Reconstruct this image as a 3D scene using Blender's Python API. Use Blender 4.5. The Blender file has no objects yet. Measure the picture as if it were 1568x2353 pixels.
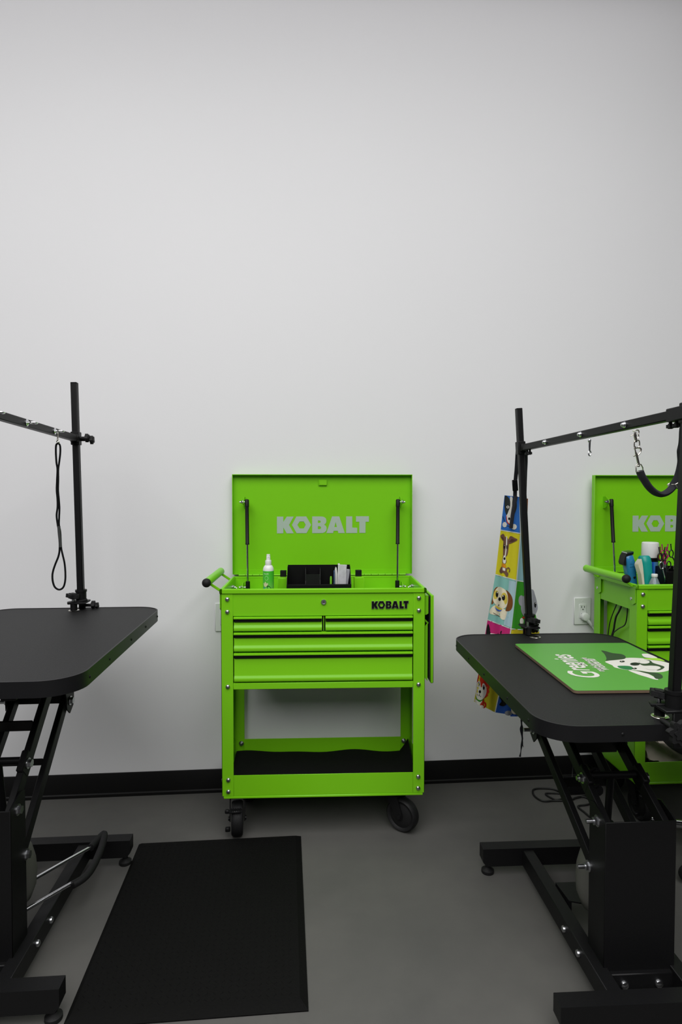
import bpy, bmesh, math, random
from mathutils import Vector, Matrix, noise
from mathutils.geometry import tessellate_polygon
random.seed(7)
PI = math.pi
SC = bpy.context.scene
COL = SC.collection

# ------------------------------------------------------------------ camera model (used for the camera and for reading flat artwork onto its real surface)
F_PX, CAM_H = 1400.0, 1.30
YAW, PITCH = math.radians(4.2485), math.radians(-1.7748)
FW = Vector((math.sin(YAW)*math.cos(PITCH), math.cos(YAW)*math.cos(PITCH), math.sin(PITCH)))
RT = Vector((math.cos(YAW), -math.sin(YAW), 0)); UP = RT.cross(FW)
EYE = Vector((0, 0, CAM_H))
def at(px, py, x=None, y=None, z=None):
    d = RT*((px-784)/F_PX) + UP*((1176.5-py)/F_PX) + FW
    t = (y/d.y) if y is not None else ((z-CAM_H)/d.z if z is not None else x/d.x)
    return EYE + d*t

# ------------------------------------------------------------------ materials
def mat(name, col, rough=0.5, metal=0.0, coat=0.0, bump=0.0, bscale=200.0, var=0.0, vscale=8.0, trans=0.0, spec=0.5, emit=0):
    m = bpy.data.materials.new(name); m.use_nodes = True
    nt = m.node_tree; b = nt.nodes['Principled BSDF']
    b.inputs['Base Color'].default_value = (*col, 1); b.inputs['Roughness'].default_value = rough
    b.inputs['Metallic'].default_value = metal; b.inputs['Coat Weight'].default_value = coat
    b.inputs['Coat Roughness'].default_value = 0.12
    b.inputs['Specular IOR Level'].default_value = spec
    b.inputs['Transmission Weight'].default_value = trans
    tc = nt.nodes.new('ShaderNodeTexCoord')
    n = nt.nodes.new('ShaderNodeTexNoise'); n.inputs['Scale'].default_value = vscale; n.inputs['Detail'].default_value = 5
    nt.links.new(tc.outputs['Object'], n.inputs['Vector'])
    r = nt.nodes.new('ShaderNodeMapRange'); v = max(var, 0.02)
    r.inputs['To Min'].default_value = 1-v; r.inputs['To Max'].default_value = 1+v
    nt.links.new(n.outputs['Fac'], r.inputs['Value'])
    mx = nt.nodes.new('ShaderNodeVectorMath'); mx.operation = 'SCALE'
    mx.inputs[0].default_value = col; nt.links.new(r.outputs['Result'], mx.inputs['Scale'])
    nt.links.new(mx.outputs['Vector'], b.inputs['Base Color'])
    if bump:
        n2 = nt.nodes.new('ShaderNodeTexNoise'); n2.inputs['Scale'].default_value = bscale; n2.inputs['Detail'].default_value = 3
        nt.links.new(tc.outputs['Object'], n2.inputs['Vector'])
        bp = nt.nodes.new('ShaderNodeBump'); bp.inputs['Strength'].default_value = bump; bp.inputs['Distance'].default_value = 0.002
        nt.links.new(n2.outputs['Fac'], bp.inputs['Height']); nt.links.new(bp.outputs['Normal'], b.inputs['Normal'])
    return m
def srgb(r, g, b):
    f = lambda c: (c/255/12.92) if c <= 10 else ((c/255+0.055)/1.055)**2.4
    return (f(r), f(g), f(b))

GREEN = mat('green_paint', (0.198, 0.59, 0.009), 0.34, coat=0.04, spec=0.3)
BLACK = mat('black_powder_coat', (0.0065, 0.0065, 0.007), 0.45, bump=0.12, bscale=600, spec=0.22)
BLACKG = mat('black_gloss_trim', (0.004, 0.004, 0.0045), 0.3, spec=0.3)
RUBBER = mat('black_rubber', (0.009, 0.009, 0.0095), 0.6, spec=0.28, bump=0.25, bscale=350)
TABLETOP = mat('black_textured_tabletop', (0.0085, 0.0085, 0.0089), 0.55, bump=0.35, bscale=420, spec=0.28, var=0.12, vscale=5)
BAND = mat('black_edge_band', (0.008, 0.008, 0.009), 0.4, spec=0.28)
CHROME = mat('chrome', (0.72, 0.73, 0.75), 0.14, metal=1)
STEEL = mat('zinc_bolt_steel', (0.55, 0.56, 0.58), 0.28, metal=1)
NICKEL = mat('nickel_hardware', (0.72, 0.69, 0.62), 0.2, metal=1)
GREYTXT = mat('grey_green_lettering', (0.40, 0.50, 0.42), 0.45)
WHITEP = mat('white_plastic', (0.78, 0.79, 0.77), 0.35)
OUTLETM = mat('outlet_white', (0.74, 0.77, 0.74), 0.35)
SLOT = mat('dark_slot', (0.01, 0.01, 0.01), 0.6)
ROPE = mat('black_rope', (0.005, 0.005, 0.006), 0.85, spec=0.15, bump=0.6, bscale=900)
WEB = mat('black_webbing', (0.014, 0.014, 0.020), 0.85, bump=0.5, bscale=700)
TAPE = mat('dark_grey_keeper', (0.035, 0.037, 0.037), 0.7)
MATM = mat('black_floor_mat', (0.0032, 0.0032, 0.0030), 0.75, spec=0.12, bump=0.5, bscale=160, var=0.1)
BASEB = mat('black_baseboard', (0.004, 0.004, 0.004), 0.5, spec=0.25)
PUMP = mat('grey_pump_cover', (0.10, 0.10, 0.088), 0.5)
LINER = mat('black_liner', (0.004, 0.004, 0.004), 0.8, spec=0.15, bump=0.3, bscale=300)
DARKGAP = mat('painted_gap_shade', (0.004, 0.004, 0.004), 0.7)  # near-black colour standing in for shade in the drawer and shelf gaps

# ------------------------------------------------------------------ mesh builder
class MB:
    def __init__(s): s.bm = bmesh.new()
    def _v(s, pts, faces, mi=0):
        vs = [s.bm.verts.new(p) for p in pts]
        fs = []
        for f in faces:
            try:
                fc = s.bm.faces.new([vs[i] for i in f]); fc.material_index = mi; fs.append(fc)
            except ValueError: pass
        return vs, fs
    def box(s, x0, x1, y0, y1, z0, z1, bev=0.0, seg=1, M=None):
        P = [(x, y, z) for z in (z0, z1) for y in (y0, y1) for x in (x0, x1)]
        vs, fs = s._v(P, [(0,2,3,1),(4,5,7,6),(0,1,5,4),(2,6,7,3),(0,4,6,2),(1,3,7,5)])
        if bev > 0:
            es = list({e for f in fs for e in f.edges})
            r = bmesh.ops.bevel(s.bm, geom=es, offset=bev, segments=seg, profile=0.5, affect='EDGES')
            vs = list({v for f in r['faces'] for v in f.verts} | {v for v in vs if v.is_valid})
        if M is not None: bmesh.ops.transform(s.bm, matrix=M, verts=[v for v in vs if v.is_valid])
        return s
    def bar(s, p, q, w, h, up=(0,0,1), bev=0.0):
        p, q = Vector(p), Vector(q); d = q-p; L = d.length; d.normalize()
        u = Vector(up); sx = d.cross(u)
        if sx.length < 1e-5: sx = d.cross(Vector((1,0,0)))
        sx.normalize(); u = sx.cross(d)
        M = Matrix((( sx.x, d.x, u.x, p.x),(sx.y, d.y, u.y, p.y),(sx.z, d.z, u.z, p.z),(0,0,0,1)))
        return s.box(-w/2, w/2, 0, L, -h/2, h/2, bev, M=M)
    def tube(s, pts, r, seg=12, closed=False, flat=1.0, side=None):
        P = [Vector(p) for p in pts]; n = len(P); rings = []
        rr = r if isinstance(r, (list, tuple)) else [r]*n
        prev = None
        for i in range(n):
            a = P[(i-1) % n] if (closed or i > 0) else P[i]; b = P[(i+1) % n] if (closed or i < n-1) else P[i]
            t = (b-a).normalized()
            if side is not None: u = Vector(side); u = (u - t*u.dot(t)).normalized()
            else:
                u = prev if prev is not None else (Vector((0,0,1)) if abs(t.z) < 0.9 else Vector((1,0,0)))
                u = (u - t*u.dot(t)).normalized()
            prev = u; v = t.cross(u)
            rings.append([s.bm.verts.new(P[i] + (u*math.cos(2*PI*k/seg) + v*math.sin(2*PI*k/seg)*flat)*rr[i]) for k in range(seg)])
        m = n if closed else n-1
        for i in range(m):
            A, B = rings[i], rings[(i+1) % n]
            for k in range(seg): s.bm.faces.new((A[k], A[(k+1)%seg], B[(k+1)%seg], B[k]))
        if not closed:
            s.bm.faces.new(rings[0][::-1]); s.bm.faces.new(rings[-1])
        return s
    def cyl(s, p, q, r, r2=None, seg=20): return s.tube([p, q], [r, r if r2 is None else r2], seg)
    def ball(s, c, r, sc=(1,1,1), seg=16, M=None):
        mm = Matrix.Translation(c) @ (M if M is not None else Matrix.Identity(4)) @ Matrix.Diagonal((r*sc[0], r*sc[1], r*sc[2], 1))
        bmesh.ops.create_uvsphere(s.bm, u_segments=seg, v_segments=max(6, seg//2), radius=1, matrix=mm); return s
    def lathe(s, prof, o=(0,0,0), axis=(0,0,1), seg=24, mis=None):
        o = Vector(o); a = Vector(axis).normalized(); u = a.orthogonal().normalized(); v = a.cross(u)
        rings = [[s.bm.verts.new(o + a*h + (u*math.cos(2*PI*k/seg)+v*math.sin(2*PI*k/seg))*max(r,1e-4)) for k in range(seg)] for r, h in prof]
        for i in range(len(rings)-1):
            for k in range(seg):
                f = s.bm.faces.new((rings[i][k], rings[i][(k+1)%seg], rings[i+1][(k+1)%seg], rings[i+1][k]))
                if mis: f.material_index = mis[i]
        s.bm.faces.new(rings[0][::-1]); f = s.bm.faces.new(rings[-1])
        if mis: f.material_index = mis[-1]
        return s
    def prism(s, loops, fmap, depth):
        """loops: outer + holes in 2D; fmap(u,v)->Vector; depth: extrusion Vector (0 -> flat)"""
        L3 = [[Vector((u, v, 0)) for u, v in lp] for lp in loops]
        flat = [p for lp in L3 for p in lp]
        tri = tessellate_polygon(L3)
        A = [s.bm.verts.new(fmap(p.x, p.y)) for p in flat]
        dv = Vector(depth)
        if dv.length == 0:
            for t in tri:
                try: s.bm.faces.new([A[i] for i in t])
                except ValueError: pass
            return s
        B = [s.bm.verts.new(v.co + dv) for v in A]
        for t in tri:
            for VV, tt in ((A, t), (B, t[::-1])):
                try: s.bm.faces.new([VV[i] for i in tt])
                except ValueError: pass
        k = 0
        for lp in L3:
            n = len(lp)
            for i in range(n):
                a, b = k+i, k+(i+1) % n
                s.bm.faces.new((A[a], A[b], B[b], B[a]))
            k += n
        return s
    def extr_x(s, prof, x0, x1):
        """closed (y,z) profile swept along x"""
        return s.prism([prof], lambda u, v: Vector((x0, u, v)), (x1-x0, 0, 0))
    def hexbolt(s, p, d, r=0.008, stud=0.0):
        p = Vector(p); d = Vector(d).normalized()
        s.cyl(p, p+d*0.0025, r*1.35, seg=20)
        s.cyl(p+d*0.0025, p+d*(0.0025+r*0.8), r, seg=6)
        if stud: s.cyl(p, p+d*(0.0025+r*0.8+stud), r*0.55, seg=12)
        return s
    def build(s, name, m, parent=None, off=None, org=None, auto=38):
        bm = s.bm
        bmesh.ops.recalc_face_normals(bm, faces=bm.faces[:])
        lim = math.radians(auto)
        for e in bm.edges:
            e.smooth = not (len(e.link_faces) == 2 and e.calc_face_angle(0) > lim)
        for f in bm.faces: f.smooth = True
        if org is not None: bmesh.ops.translate(bm, vec=-Vector(org), verts=bm.verts[:])
        me = bpy.data.meshes.new(name); bm.to_mesh(me); bm.free()
        for x in (m if isinstance(m, (list, tuple)) else [m]): me.materials.append(x)
        o = bpy.data.objects.new(name, me); COL.objects.link(o)
        if org is not None: o.location = org
        if parent is not None:
            o.parent = parent
            if off is not None: o.location = -Vector(off)
        return o

def tag(o, label, cat, group=None):
    o['label'] = label; o['category'] = cat
    if group: o['group'] = group
    return o
def thing(name, loc, label, cat, group=None, rz=0):
    o = bpy.data.objects.new(name, None); COL.objects.link(o); o.location = loc; o.rotation_euler = (0, 0, rz)
    o.empty_display_size = 0.05
    return tag(o, label, cat, group)
def struct(o): o['kind'] = 'structure'; return o
def kids(o): return [c for c in bpy.data.objects if c.parent == o]
def copy_tree(o, parent=None):
    c = o.copy(); COL.objects.link(c); c.parent = parent
    for ch in kids(o): copy_tree(ch, c)
    return c
def smooth_path(pts, n=8, closed=False):
    P = [Vector(p) for p in pts]; N = len(P); out = []
    for i in range(N if closed else N-1):
        g = lambda k: P[k % N] if closed else P[min(max(k, 0), N-1)]
        p0, p1, p2, p3 = g(i-1), g(i), g(i+1), g(i+2)
        for k in range(n):
            t = k/n
            out.append(0.5*((2*p1)+(p2-p0)*t+(2*p0-5*p1+4*p2-p3)*t*t+(3*p1-p0-3*p2+p3)*t**3))
    if not closed: out.append(P[-1])
    return out
def soft(pts, n=4):
    if len(pts) < 5 or len(pts) >= 20: return pts
    return [(p.x, p.y) for p in smooth_path([(x, y, 0) for x, y in pts], n, True)]
def ell(cx, cy, rx, ry, n=20, rot=0):
    c, s_ = math.cos(rot), math.sin(rot)
    return [(cx+rx*math.cos(2*PI*k/n)*c-ry*math.sin(2*PI*k/n)*s_, cy+rx*math.cos(2*PI*k/n)*s_+ry*math.sin(2*PI*k/n)*c) for k in range(n)]

# ------------------------------------------------------------------ room shell
WROT = 0.0105
def wall_y(x): return 2.652 + WROT*x
def wallmat(name, col, var):
    return mat(name, col, 0.6, var=var, vscale=1.3, bump=0.08, bscale=120, spec=0.3)
WALLM = wallmat('white_wall_paint', (0.80, 0.80, 0.815), 0.015)
def quadbox(name, x0, x1, d0, d1, z0, z1, m):
    b = MB()
    P = [(x0, wall_y(x0)+d0, z0), (x1, wall_y(x1)+d0, z0), (x1, wall_y(x1)+d1, z0), (x0, wall_y(x0)+d1, z0)]
    Q = [(x, y, z1) for x, y, _ in P]
    b._v(P+Q, [(0,1,2,3),(4,7,6,5),(0,4,5,1),(1,5,6,2),(2,6,7,3),(3,7,4,0)])
    return struct(b.build(name, m))
quadbox('wall_back', -4.2, 4.6, 0, 0.1, 0, 3.75, WALLM)
def floormat():
    m = mat('grey_painted_concrete', (0.145, 0.142, 0.138), 0.55, bump=0.12, bscale=60, spec=0.25)
    nt = m.node_tree; b = nt.nodes['Principled BSDF']
    tc = nt.nodes.new('ShaderNodeTexCoord')
    big = nt.nodes.new('ShaderNodeTexNoise'); big.inputs['Scale'].default_value = 2.2; big.inputs['Detail'].default_value = 9; big.inputs['Roughness'].default_value = 0.65
    nt.links.new(tc.outputs['Object'], big.inputs['Vector'])
    cr = nt.nodes.new('ShaderNodeValToRGB')
    cr.color_ramp.elements[0].position = 0.3; cr.color_ramp.elements[0].color = (0.086, 0.085, 0.081, 1)
    cr.color_ramp.elements[1].position = 0.72; cr.color_ramp.elements[1].color = (0.118, 0.115, 0.107, 1)
    nt.links.new(big.outputs['Fac'], cr.inputs['Fac'])
    sp = nt.nodes.new('ShaderNodeTexNoise'); sp.inputs['Scale'].default_value = 13; sp.inputs['Detail'].default_value = 6; sp.inputs['Roughness'].default_value = 0.75
    nt.links.new(tc.outputs['Object'], sp.inputs['Vector'])
    c2 = nt.nodes.new('ShaderNodeValToRGB')
    c2.color_ramp.elements[0].position = 0.25; c2.color_ramp.elements[0].color = (0.45, 0.45, 0.46, 1)
    c2.color_ramp.elements[1].position = 0.34; c2.color_ramp.elements[1].color = (1, 1, 1, 1)
    nt.links.new(sp.outputs['Fac'], c2.inputs['Fac'])
    mx = nt.nodes.new('ShaderNodeMix'); mx.data_type = 'RGBA'; mx.blend_type = 'MULTIPLY'; mx.inputs['Factor'].default_value = 0.55
    nt.links.new(cr.outputs['Color'], mx.inputs['A']); nt.links.new(c2.outputs['Color'], mx.inputs['B'])
    nt.links.new(mx.outputs['Result'], b.inputs['Base Color'])
    return m
struct(MB().box(-4.2, 4.6, -4.0, 2.8, -0.06, 0.0).build('floor', floormat()))
struct(MB().box(-4.2, 4.6, -4.0, 2.8, 3.75, 3.85).build('ceiling', mat('white_ceiling', (0.75, 0.75, 0.76), 0.8)))
def baseboard():
    b = MB(); x0, x1 = -4.1, 4.5
    b.prism([[(0, 0.0), (-0.010, 0.0), (-0.010, 0.012), (-0.005, 0.016), (-0.004, 0.097), (-0.002, 0.101), (0, 0.101)]],
            lambda u, v: Vector((x0, wall_y(x0)+u, v)), (x1-x0, WROT*(x1-x0), 0))
    return struct(b.build('baseboard_back', BASEB))
baseboard()

# ------------------------------------------------------------------ wordmark letters (unit: height 1, y up)
def glyphs():
    G = [[[(95,110),(190,110),(190,190),(242,110),(345,110),(275,237),(345,364),(240,364),(190,275),(190,364),(95,364)]],
         [[(318,237),(385,108),(532,108),(605,237),(535,362),(388,362)], [(400,237),(432,184),(495,184),(524,237),(495,290),(432,290)]],
         [[(620,108),(740,108),(780,111),(810,124),(828,146),(833,180),(826,206),(814,222),(798,234),(820,248),(832,266),(837,296),(828,328),(808,348),(780,360),(740,362),(620,362)],
          [(706,170),(730,170),(744,178),(748,188),(744,200),(726,207),(706,207)], [(706,258),(735,258),(749,268),(753,280),(748,294),(735,302),(706,303)]],
         [[(918,108),(1025,108),(1108,362),(1012,362),(1003,327),(942,327),(932,362),(832,362)], [(970,195),(990,270),(953,270)]],
         [[(1128,108),(1220,108),(1220,278),(1295,282),(1295,362),(1128,362)]],
         [[(1276,106),(1470,106),(1470,190),(1420,190),(1418,360),(1326,360),(1326,190),(1276,190)]]]
    return [[[((x-95)/1375.0, (363-y)/255.0) for x, y in lp] for lp in g] for g in G]
def wordmark(b, fmap, W, H, depth, grow=0.0):
    for g in glyphs():
        b.prism([[(u*W, v*H) for u, v in lp] for lp in g], fmap, depth)
    return b

# ------------------------------------------------------------------ tool cart
def add_caster(root, cx, cy, dx, dy, brake):
    d = Vector((dx, dy, 0)).normalized(); n = Vector((-d.y, d.x, 0)); c = Vector((cx, cy, 0.0635)); st = c - d*0.032; st.z = 0
    f = MB()
    f.box(-0.042, 0.042, -0.034, 0.034, 0.150, 0.156, 0.001, M=Matrix.Translation((st.x, st.y, 0)))
    f.cyl((st.x, st.y, 0.138), (st.x, st.y, 0.150), 0.028)
    for s in (-1, 1):
        o = n*(s*0.026)
        f.prism([[(-0.030,0.138),(0.022,0.138),(0.044,0.075),(0.044,0.056),(0.022,0.052),(0.010,0.075)]],
                lambda u, v, o=o: Vector((st.x+d.x*u+o.x, st.y+d.y*u+o.y, v)), n*0.003*s)
        f.cyl(c+n*(s*0.026), c+n*(s*0.034), 0.008, seg=12)
    f.bar(st+n*-0.028+Vector((0,0,0.137)), st+n*0.028+Vector((0,0,0.137)), 0.05, 0.006)
    fo = f.build('caster', BLACK, root)
    w = MB().lathe([(0.012,-0.021),(0.030,-0.020),(0.046,-0.014),(0.050,-0.019),(0.057,-0.021),(0.0625,-0.015),(0.0635,-0.006),(0.0635,0.006),(0.0625,0.015),(0.057,0.021),(0.050,0.019),(0.046,0.014),(0.030,0.020),(0.012,0.021)], c, n, 40)
    w.build('wheel', RUBBER, fo)
    if brake:
        k = MB()
        t = c + d*0.048 + Vector((0,0,0.052))
        k.bar(t - n*0.030, t + n*0.018, 0.022, 0.010, bev=0.003)
        for q in range(5): k.bar(t - n*(0.022-q*0.008) + Vector((0,0,0.004)), t - n*(0.019-q*0.008) + Vector((0,0,0.004)), 0.02, 0.006)
        k.bar(t - n*0.036 + Vector((0,0,-0.006)), t - n*0.036 + Vector((0,0,0.008)), 0.014, 0.016, up=(1,0,0), bev=0.003)
        k.build('brake_pedal', BLACK, fo)
        k = MB(); k.bar(c - n*0.045 + Vector((0,0,-0.030)) + d*0.02, c - n*0.026 + Vector((0,0,-0.030)) + d*0.02, 0.016, 0.016, bev=0.003)
        k.build('brake_tab', BLACK, fo)

def make_cart(label):
    R = thing('tool_cart', (0, 0, 0), label, 'tool cart')
    T = 0.0025
    # corner posts: folded angle sheets
    for sx in (-1, 1):
        for sy in (-1, 1):
            b = MB(); xo = sx*0.381; yo = sy*0.172
            b.box(min(xo, xo-sx*0.044), max(xo, xo-sx*0.044), min(yo, yo-sy*T), max(yo, yo-sy*T), 0.166, 0.930, 0.0008)
            b.box(min(xo, xo-sx*T), max(xo, xo-sx*T), min(yo, yo-sy*0.052), max(yo, yo-sy*0.052), 0.166, 0.930, 0.0008)
            b.build('corner_post', GREEN, R)
            k = -1 if sy < 0 else 1
            for z in ((0.907, 0.860, 0.580, 0.228, 0.184) if sy < 0 else ()):
                q = MB(); q.lathe([(0.0085,0),(0.0085,0.0015),(0.0078,0.004),(0.005,0.0062),(0.001,0.007)], (sx*0.357, yo, z), (0, k, 0), 20)
                q.build('bolt', STEEL, R)
            for z in (0.228, 0.184):   # nuts inside the rear posts, bolts through the sides
                if sy > 0:
                    q = MB(); q.hexbolt((sx*0.350, 0.1635, z), (0, -1, 0), 0.0075, 0.006); q.build('nut', STEEL, R)
            for z in ((0.885, 0.212) if sx < 0 else (0.885,)):
                q = MB(); q.lathe([(0.0085,0),(0.0085,0.0015),(0.006,0.0055),(0.001,0.007)], (xo, sy*0.138, z), (sx, 0, 0), 16)
                q.build('bolt', STEEL, R)
    # open top tray
    b = MB()
    b.box(-0.3365, 0.3365, -0.1705, -0.168, 0.843, 0.932, 0.0005)
    b.box(-0.378, 0.378, 0.166, 0.1690, 0.845, 0.938)
    for s in (-1, 1):
        b.box(min(s*0.3785, s*0.376), max(s*0.3785, s*0.376), -0.12, 0.12, 0.840, 0.935)
        b.box(min(s*0.374, s*0.372), max(s*0.374, s*0.372), -0.168, 0.166, 0.848, 0.940)
    b.box(-0.374, 0.374, -0.168, 0.168, 0.848, 0.851)
    b.build('top_tray', GREEN, R)
    b = MB()
    b.box(-0.386, 0.386, -0.1765, -0.163, 0.9265, 0.945, 0.003)
    b.box(-0.381, 0.381, 0.166, 0.172, 0.937, 0.945, 0.002)
    for s in (-1, 1): b.box(min(s*0.386, s*0.373), max(s*0.386, s*0.373), -0.1765, 0.172, 0.9265, 0.945, 0.003)
    b.build('tray_rim', GREEN, R)
    # nuts inside the tray ends
    for s in (-1, 1):
        for y, z in ((-0.07, 0.918), (-0.115, 0.915), (0.06, 0.915), (0.10, 0.905)):
            q = MB(); q.hexbolt((s*0.371, y, z), (-s, 0, 0), 0.008, 0.006); q.build('nut', STEEL, R)
    # square sockets standing in the tray with black caps
    for x in (-0.162, 0.145):
        q = MB(); q.box(x-0.020, x+0.020, 0.005, 0.045, 0.851, 0.9605, 0.002); p = q.build('tray_socket', GREEN, R)
        q = MB(); q.box(x-0.0125, x+0.0125, 0.040, 0.062, 0.93, 0.9855, 0.0015); q.build('socket_cap', BLACK, p)
    # drawer cabinet
    b = MB()
    b.box(-0.337, 0.337, -0.150, -0.147, 0.590, 0.843)
    cab = b.build('drawer_gap_shade', DARKGAP, R)  # black sheet behind the fronts, paints the gaps between drawers as shade
    b = MB()
    for s in (-1, 1): b.box(min(s*0.348, s*0.3455), max(s*0.348, s*0.3455), -0.148, 0.120, 0.575, 0.848)
    b.box(-0.348, 0.348, 0.118, 0.1205, 0.575, 0.848); b.box(-0.348, 0.348, -0.148, 0.120, 0.572, 0.575)
    for s in (-1, 1): b.box(min(s*0.3375, s*0.342), max(s*0.3375, s*0.342), -0.169, -0.146, 0.60, 0.843)
    b.build('cabinet_shell', GREEN, R)
    b = MB(); b.box(-0.3365, 0.3365, -0.1735, -0.146, 0.569, 0.5925, 0.0015); b.build('cabinet_rail', GREEN, R)
    b = MB(); b.box(-0.0015, 0.0015, -0.166, -0.15, 0.785, 0.842, 0.0005); b.build('drawer_divider', GREEN, R)
    for (x0, x1, z0, z1) in ((-0.3335, -0.0065, 0.7875, 0.8405), (0.0065, 0.3335, 0.7875, 0.8405), (-0.3335, 0.3335, 0.7115, 0.7815), (-0.3335, 0.3335, 0.598, 0.7045)):
        prof = [(-0.150, z1), (-0.1775, z1), (-0.1795, z1-0.0015), (-0.1795, z1-0.0065), (-0.178, z1-0.0075), (-0.161, z1-0.0075), (-0.161, z1-0.0205),
                (-0.1685, z1-0.0210), (-0.1690, z0+0.0235), (-0.1700, z0+0.0200), (-0.1740, z0+0.0145), (-0.1752, z0+0.0105), (-0.1752, z0+0.0015), (-0.174, z0), (-0.150, z0)]
        b = MB(); b.extr_x(prof, x0, x1); d = b.build('drawer', GREEN, R, auto=50)
        b = MB(); b.box(x0+0.001, x1-0.001, -0.1735, -0.160, z1-0.0200, z1-0.0078, 0.002); b.build('drawer_pull', BLACKG, d)
    # lock and raised badge
    b = MB(); b.lathe([(0.0105,0),(0.0105,0.003),(0.009,0.005),(0.0065,0.005),(0.006,0.003),(0.001,0.003)], (0, -0.1705, 0.894), (0,-1,0), 24); lk = b.build('lock', STEEL, R)
    b = MB(); b.box(-0.0008, 0.0008, -0.1745, -0.173, 0.890, 0.898); b.build('keyhole', SLOT, lk)
    b = MB(); wordmark(b, lambda u, v: Vector((0.179+u, -0.1705, 0.868+v)), 0.139, 0.029, (0, -0.004, 0)); bd = b.build('badge', mat('badge_chrome_rim', (0.62, 0.62, 0.64), 0.25, metal=1), R)
    b = MB()
    for g in glyphs():
        lps = []
        for j, lp in enumerate(g):
            cu = sum(p[0] for p in lp)/len(lp); n_ = len(lp); out = []
            pts = [(u*0.139, v*0.029) for u, v in lp]
            area = sum(pts[i][0]*pts[(i+1)%n_][1]-pts[(i+1)%n_][0]*pts[i][1] for i in range(n_))
            sgn = (1 if area > 0 else -1) * (1 if j == 0 else -1)
            for i in range(n_):
                a, p, c = Vector(pts[i-1]), Vector(pts[i]), Vector(pts[(i+1)%n_])
                n1 = Vector((-(p-a).y, (p-a).x)).normalized()*sgn; n2 = Vector((-(c-p).y, (c-p).x)).normalized()*sgn
                m_ = (n1+n2)
                m_ = m_/max(0.35, m_.length_squared/2)/1.0 if m_.length > 1e-6 else n1
                out.append(tuple(p + m_*0.0011))
            lps.append(out)
        b.prism(lps, lambda u, v: Vector((0.179+u, -0.1746, 0.868+v)), (0, -0.0006, 0))
    b.build('badge_face', BLACKG, bd)
    # lid, open and standing against the wall
    b = MB()
    b.box(-0.385, 0.385, 0.196, 0.199, 0.953, 1.380)
    b.box(-0.385, 0.385, 0.172, 0.199, 1.3765, 1.380, 0.001)
    for s in (-1, 1): b.box(min(s*0.385, s*0.3825), max(s*0.385, s*0.3825), 0.172, 0.199, 0.953, 1.380, 0.0008)
    b.box(-0.385, 0.385, 0.183, 0.199, 0.9515, 0.954)
    lid = b.build('lid', GREEN, R)
    b = MB(); wordmark(b, lambda u, v: Vector((-0.197+u, 0.1955, 1.127+v)), 0.397, 0.0725, (0, -0.0006, 0)); b.build('lettering', GREYTXT, lid)
    b = MB(); b.box(-0.018, 0.018, 0.190, 0.1955, 1.332, 1.358, 0.0015); b.box(-0.014, 0.018, 0.188, 0.191, 1.334, 1.355, 0.001); b.build('catch', GREEN, lid)
    b = MB()
    b.box(-0.366, 0.366, 0.1945, 0.1965, 0.954, 0.970, 0.0005)
    for i in range(24): b.cyl((-0.36+i*0.030, 0.183, 0.9485), (-0.36+i*0.030+0.0285, 0.183, 0.9485), 0.0042, seg=10)
    b.build('hinge', GREEN, R)
    # gas struts
    for s in (-1, 1):
        top = Vector((s*0.320, 0.150, 1.262)); low = Vector((s*0.314, 0.118, 0.906)); dd = (low-top)
        for pt, pl in ((top, [(0.196,1.285),(0.172,1.285),(0.140,1.268),(0.140,1.256),(0.172,1.235),(0.196,1.232)]), (low, [(0.085,0.852),(0.166,0.852),(0.166,0.905),(0.150,0.926),(0.105,0.926),(0.085,0.910)])):
            b = MB(); b.prism([pl], lambda u, v: Vector((s*0.3325, u, v)), (s*0.002, 0, 0)); br = b.build('strut_bracket', GREEN, R)
            q = MB(); q.hexbolt((s*0.335, pt.y, pt.z), (s, 0, 0), 0.0075, 0.007); q.cyl(pt, (s*0.335, pt.y, pt.z), 0.004, seg=10); q.build('bolt', STEEL, br)
        b = MB()
        u_ = dd.normalized()
        b.tube([top-u_*0.012, top-u_*0.008, top+u_*0.02, top+u_*0.0205], [0.006, 0.009, 0.009, 0.0078], 16)
        b.tube([top+u_*0.0205, top+u_*0.172, top+u_*0.173, top+dd*0.50, top+dd*0.502], [0.0078, 0.0078, 0.0085, 0.0085, 0.004], 16)
        st = b.build('gas_strut', BLACK, R)
        b = MB(); b.cyl(top+dd*0.50, low-u_*0.022, 0.0042, seg=14); b.build('piston_rod', CHROME, st)
        b = MB(); b.tube([low-u_*0.026, low-u_*0.024, low+u_*0.008, low+u_*0.013], [0.007, 0.0092, 0.0092, 0.006], 14); b.build('end_fitting', BLACK, st)
    # lower shelf
    b = MB()
    b.box(-0.3375, 0.3375, -0.1715, -0.169, 0.166, 0.2445, 0.0008); b.box(-0.3375, 0.3375, 0.1665, 0.169, 0.166, 0.2445, 0.0008)
    for s in (-1, 1): b.box(min(s*0.3785, s*0.376), max(s*0.3785, s*0.376), -0.169, 0.169, 0.166, 0.2445, 0.0008)
    b.box(-0.376, 0.376, -0.169, 0.169, 0.172, 0.175)
    b.box(-0.375, 0.375, -0.174, 0.170, 0.1565, 0.1655, 0.002)
    b.build('lower_shelf', GREEN, R)
    b = MB(); nx, ny = 40, 18; vv = []
    for j in range(ny+1):
        for i in range(nx+1):
            u, v = i/nx, j/ny
            z = 0.1835 + 0.003*math.sin(u*19+1)*v + 0.002*math.sin(u*7)*v
            y = -0.164 + 0.322*v
            if v > 0.75: z += (v-0.75)*0.05*(0.6+0.4*math.sin(u*11+0.6))
            if u > 0.955 and v > 0.55: z += 0.05*(u-0.955)/0.045*(v-0.55)/0.45
            vv.append(b.bm.verts.new((-0.370+0.738*u, y, z)))
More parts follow.
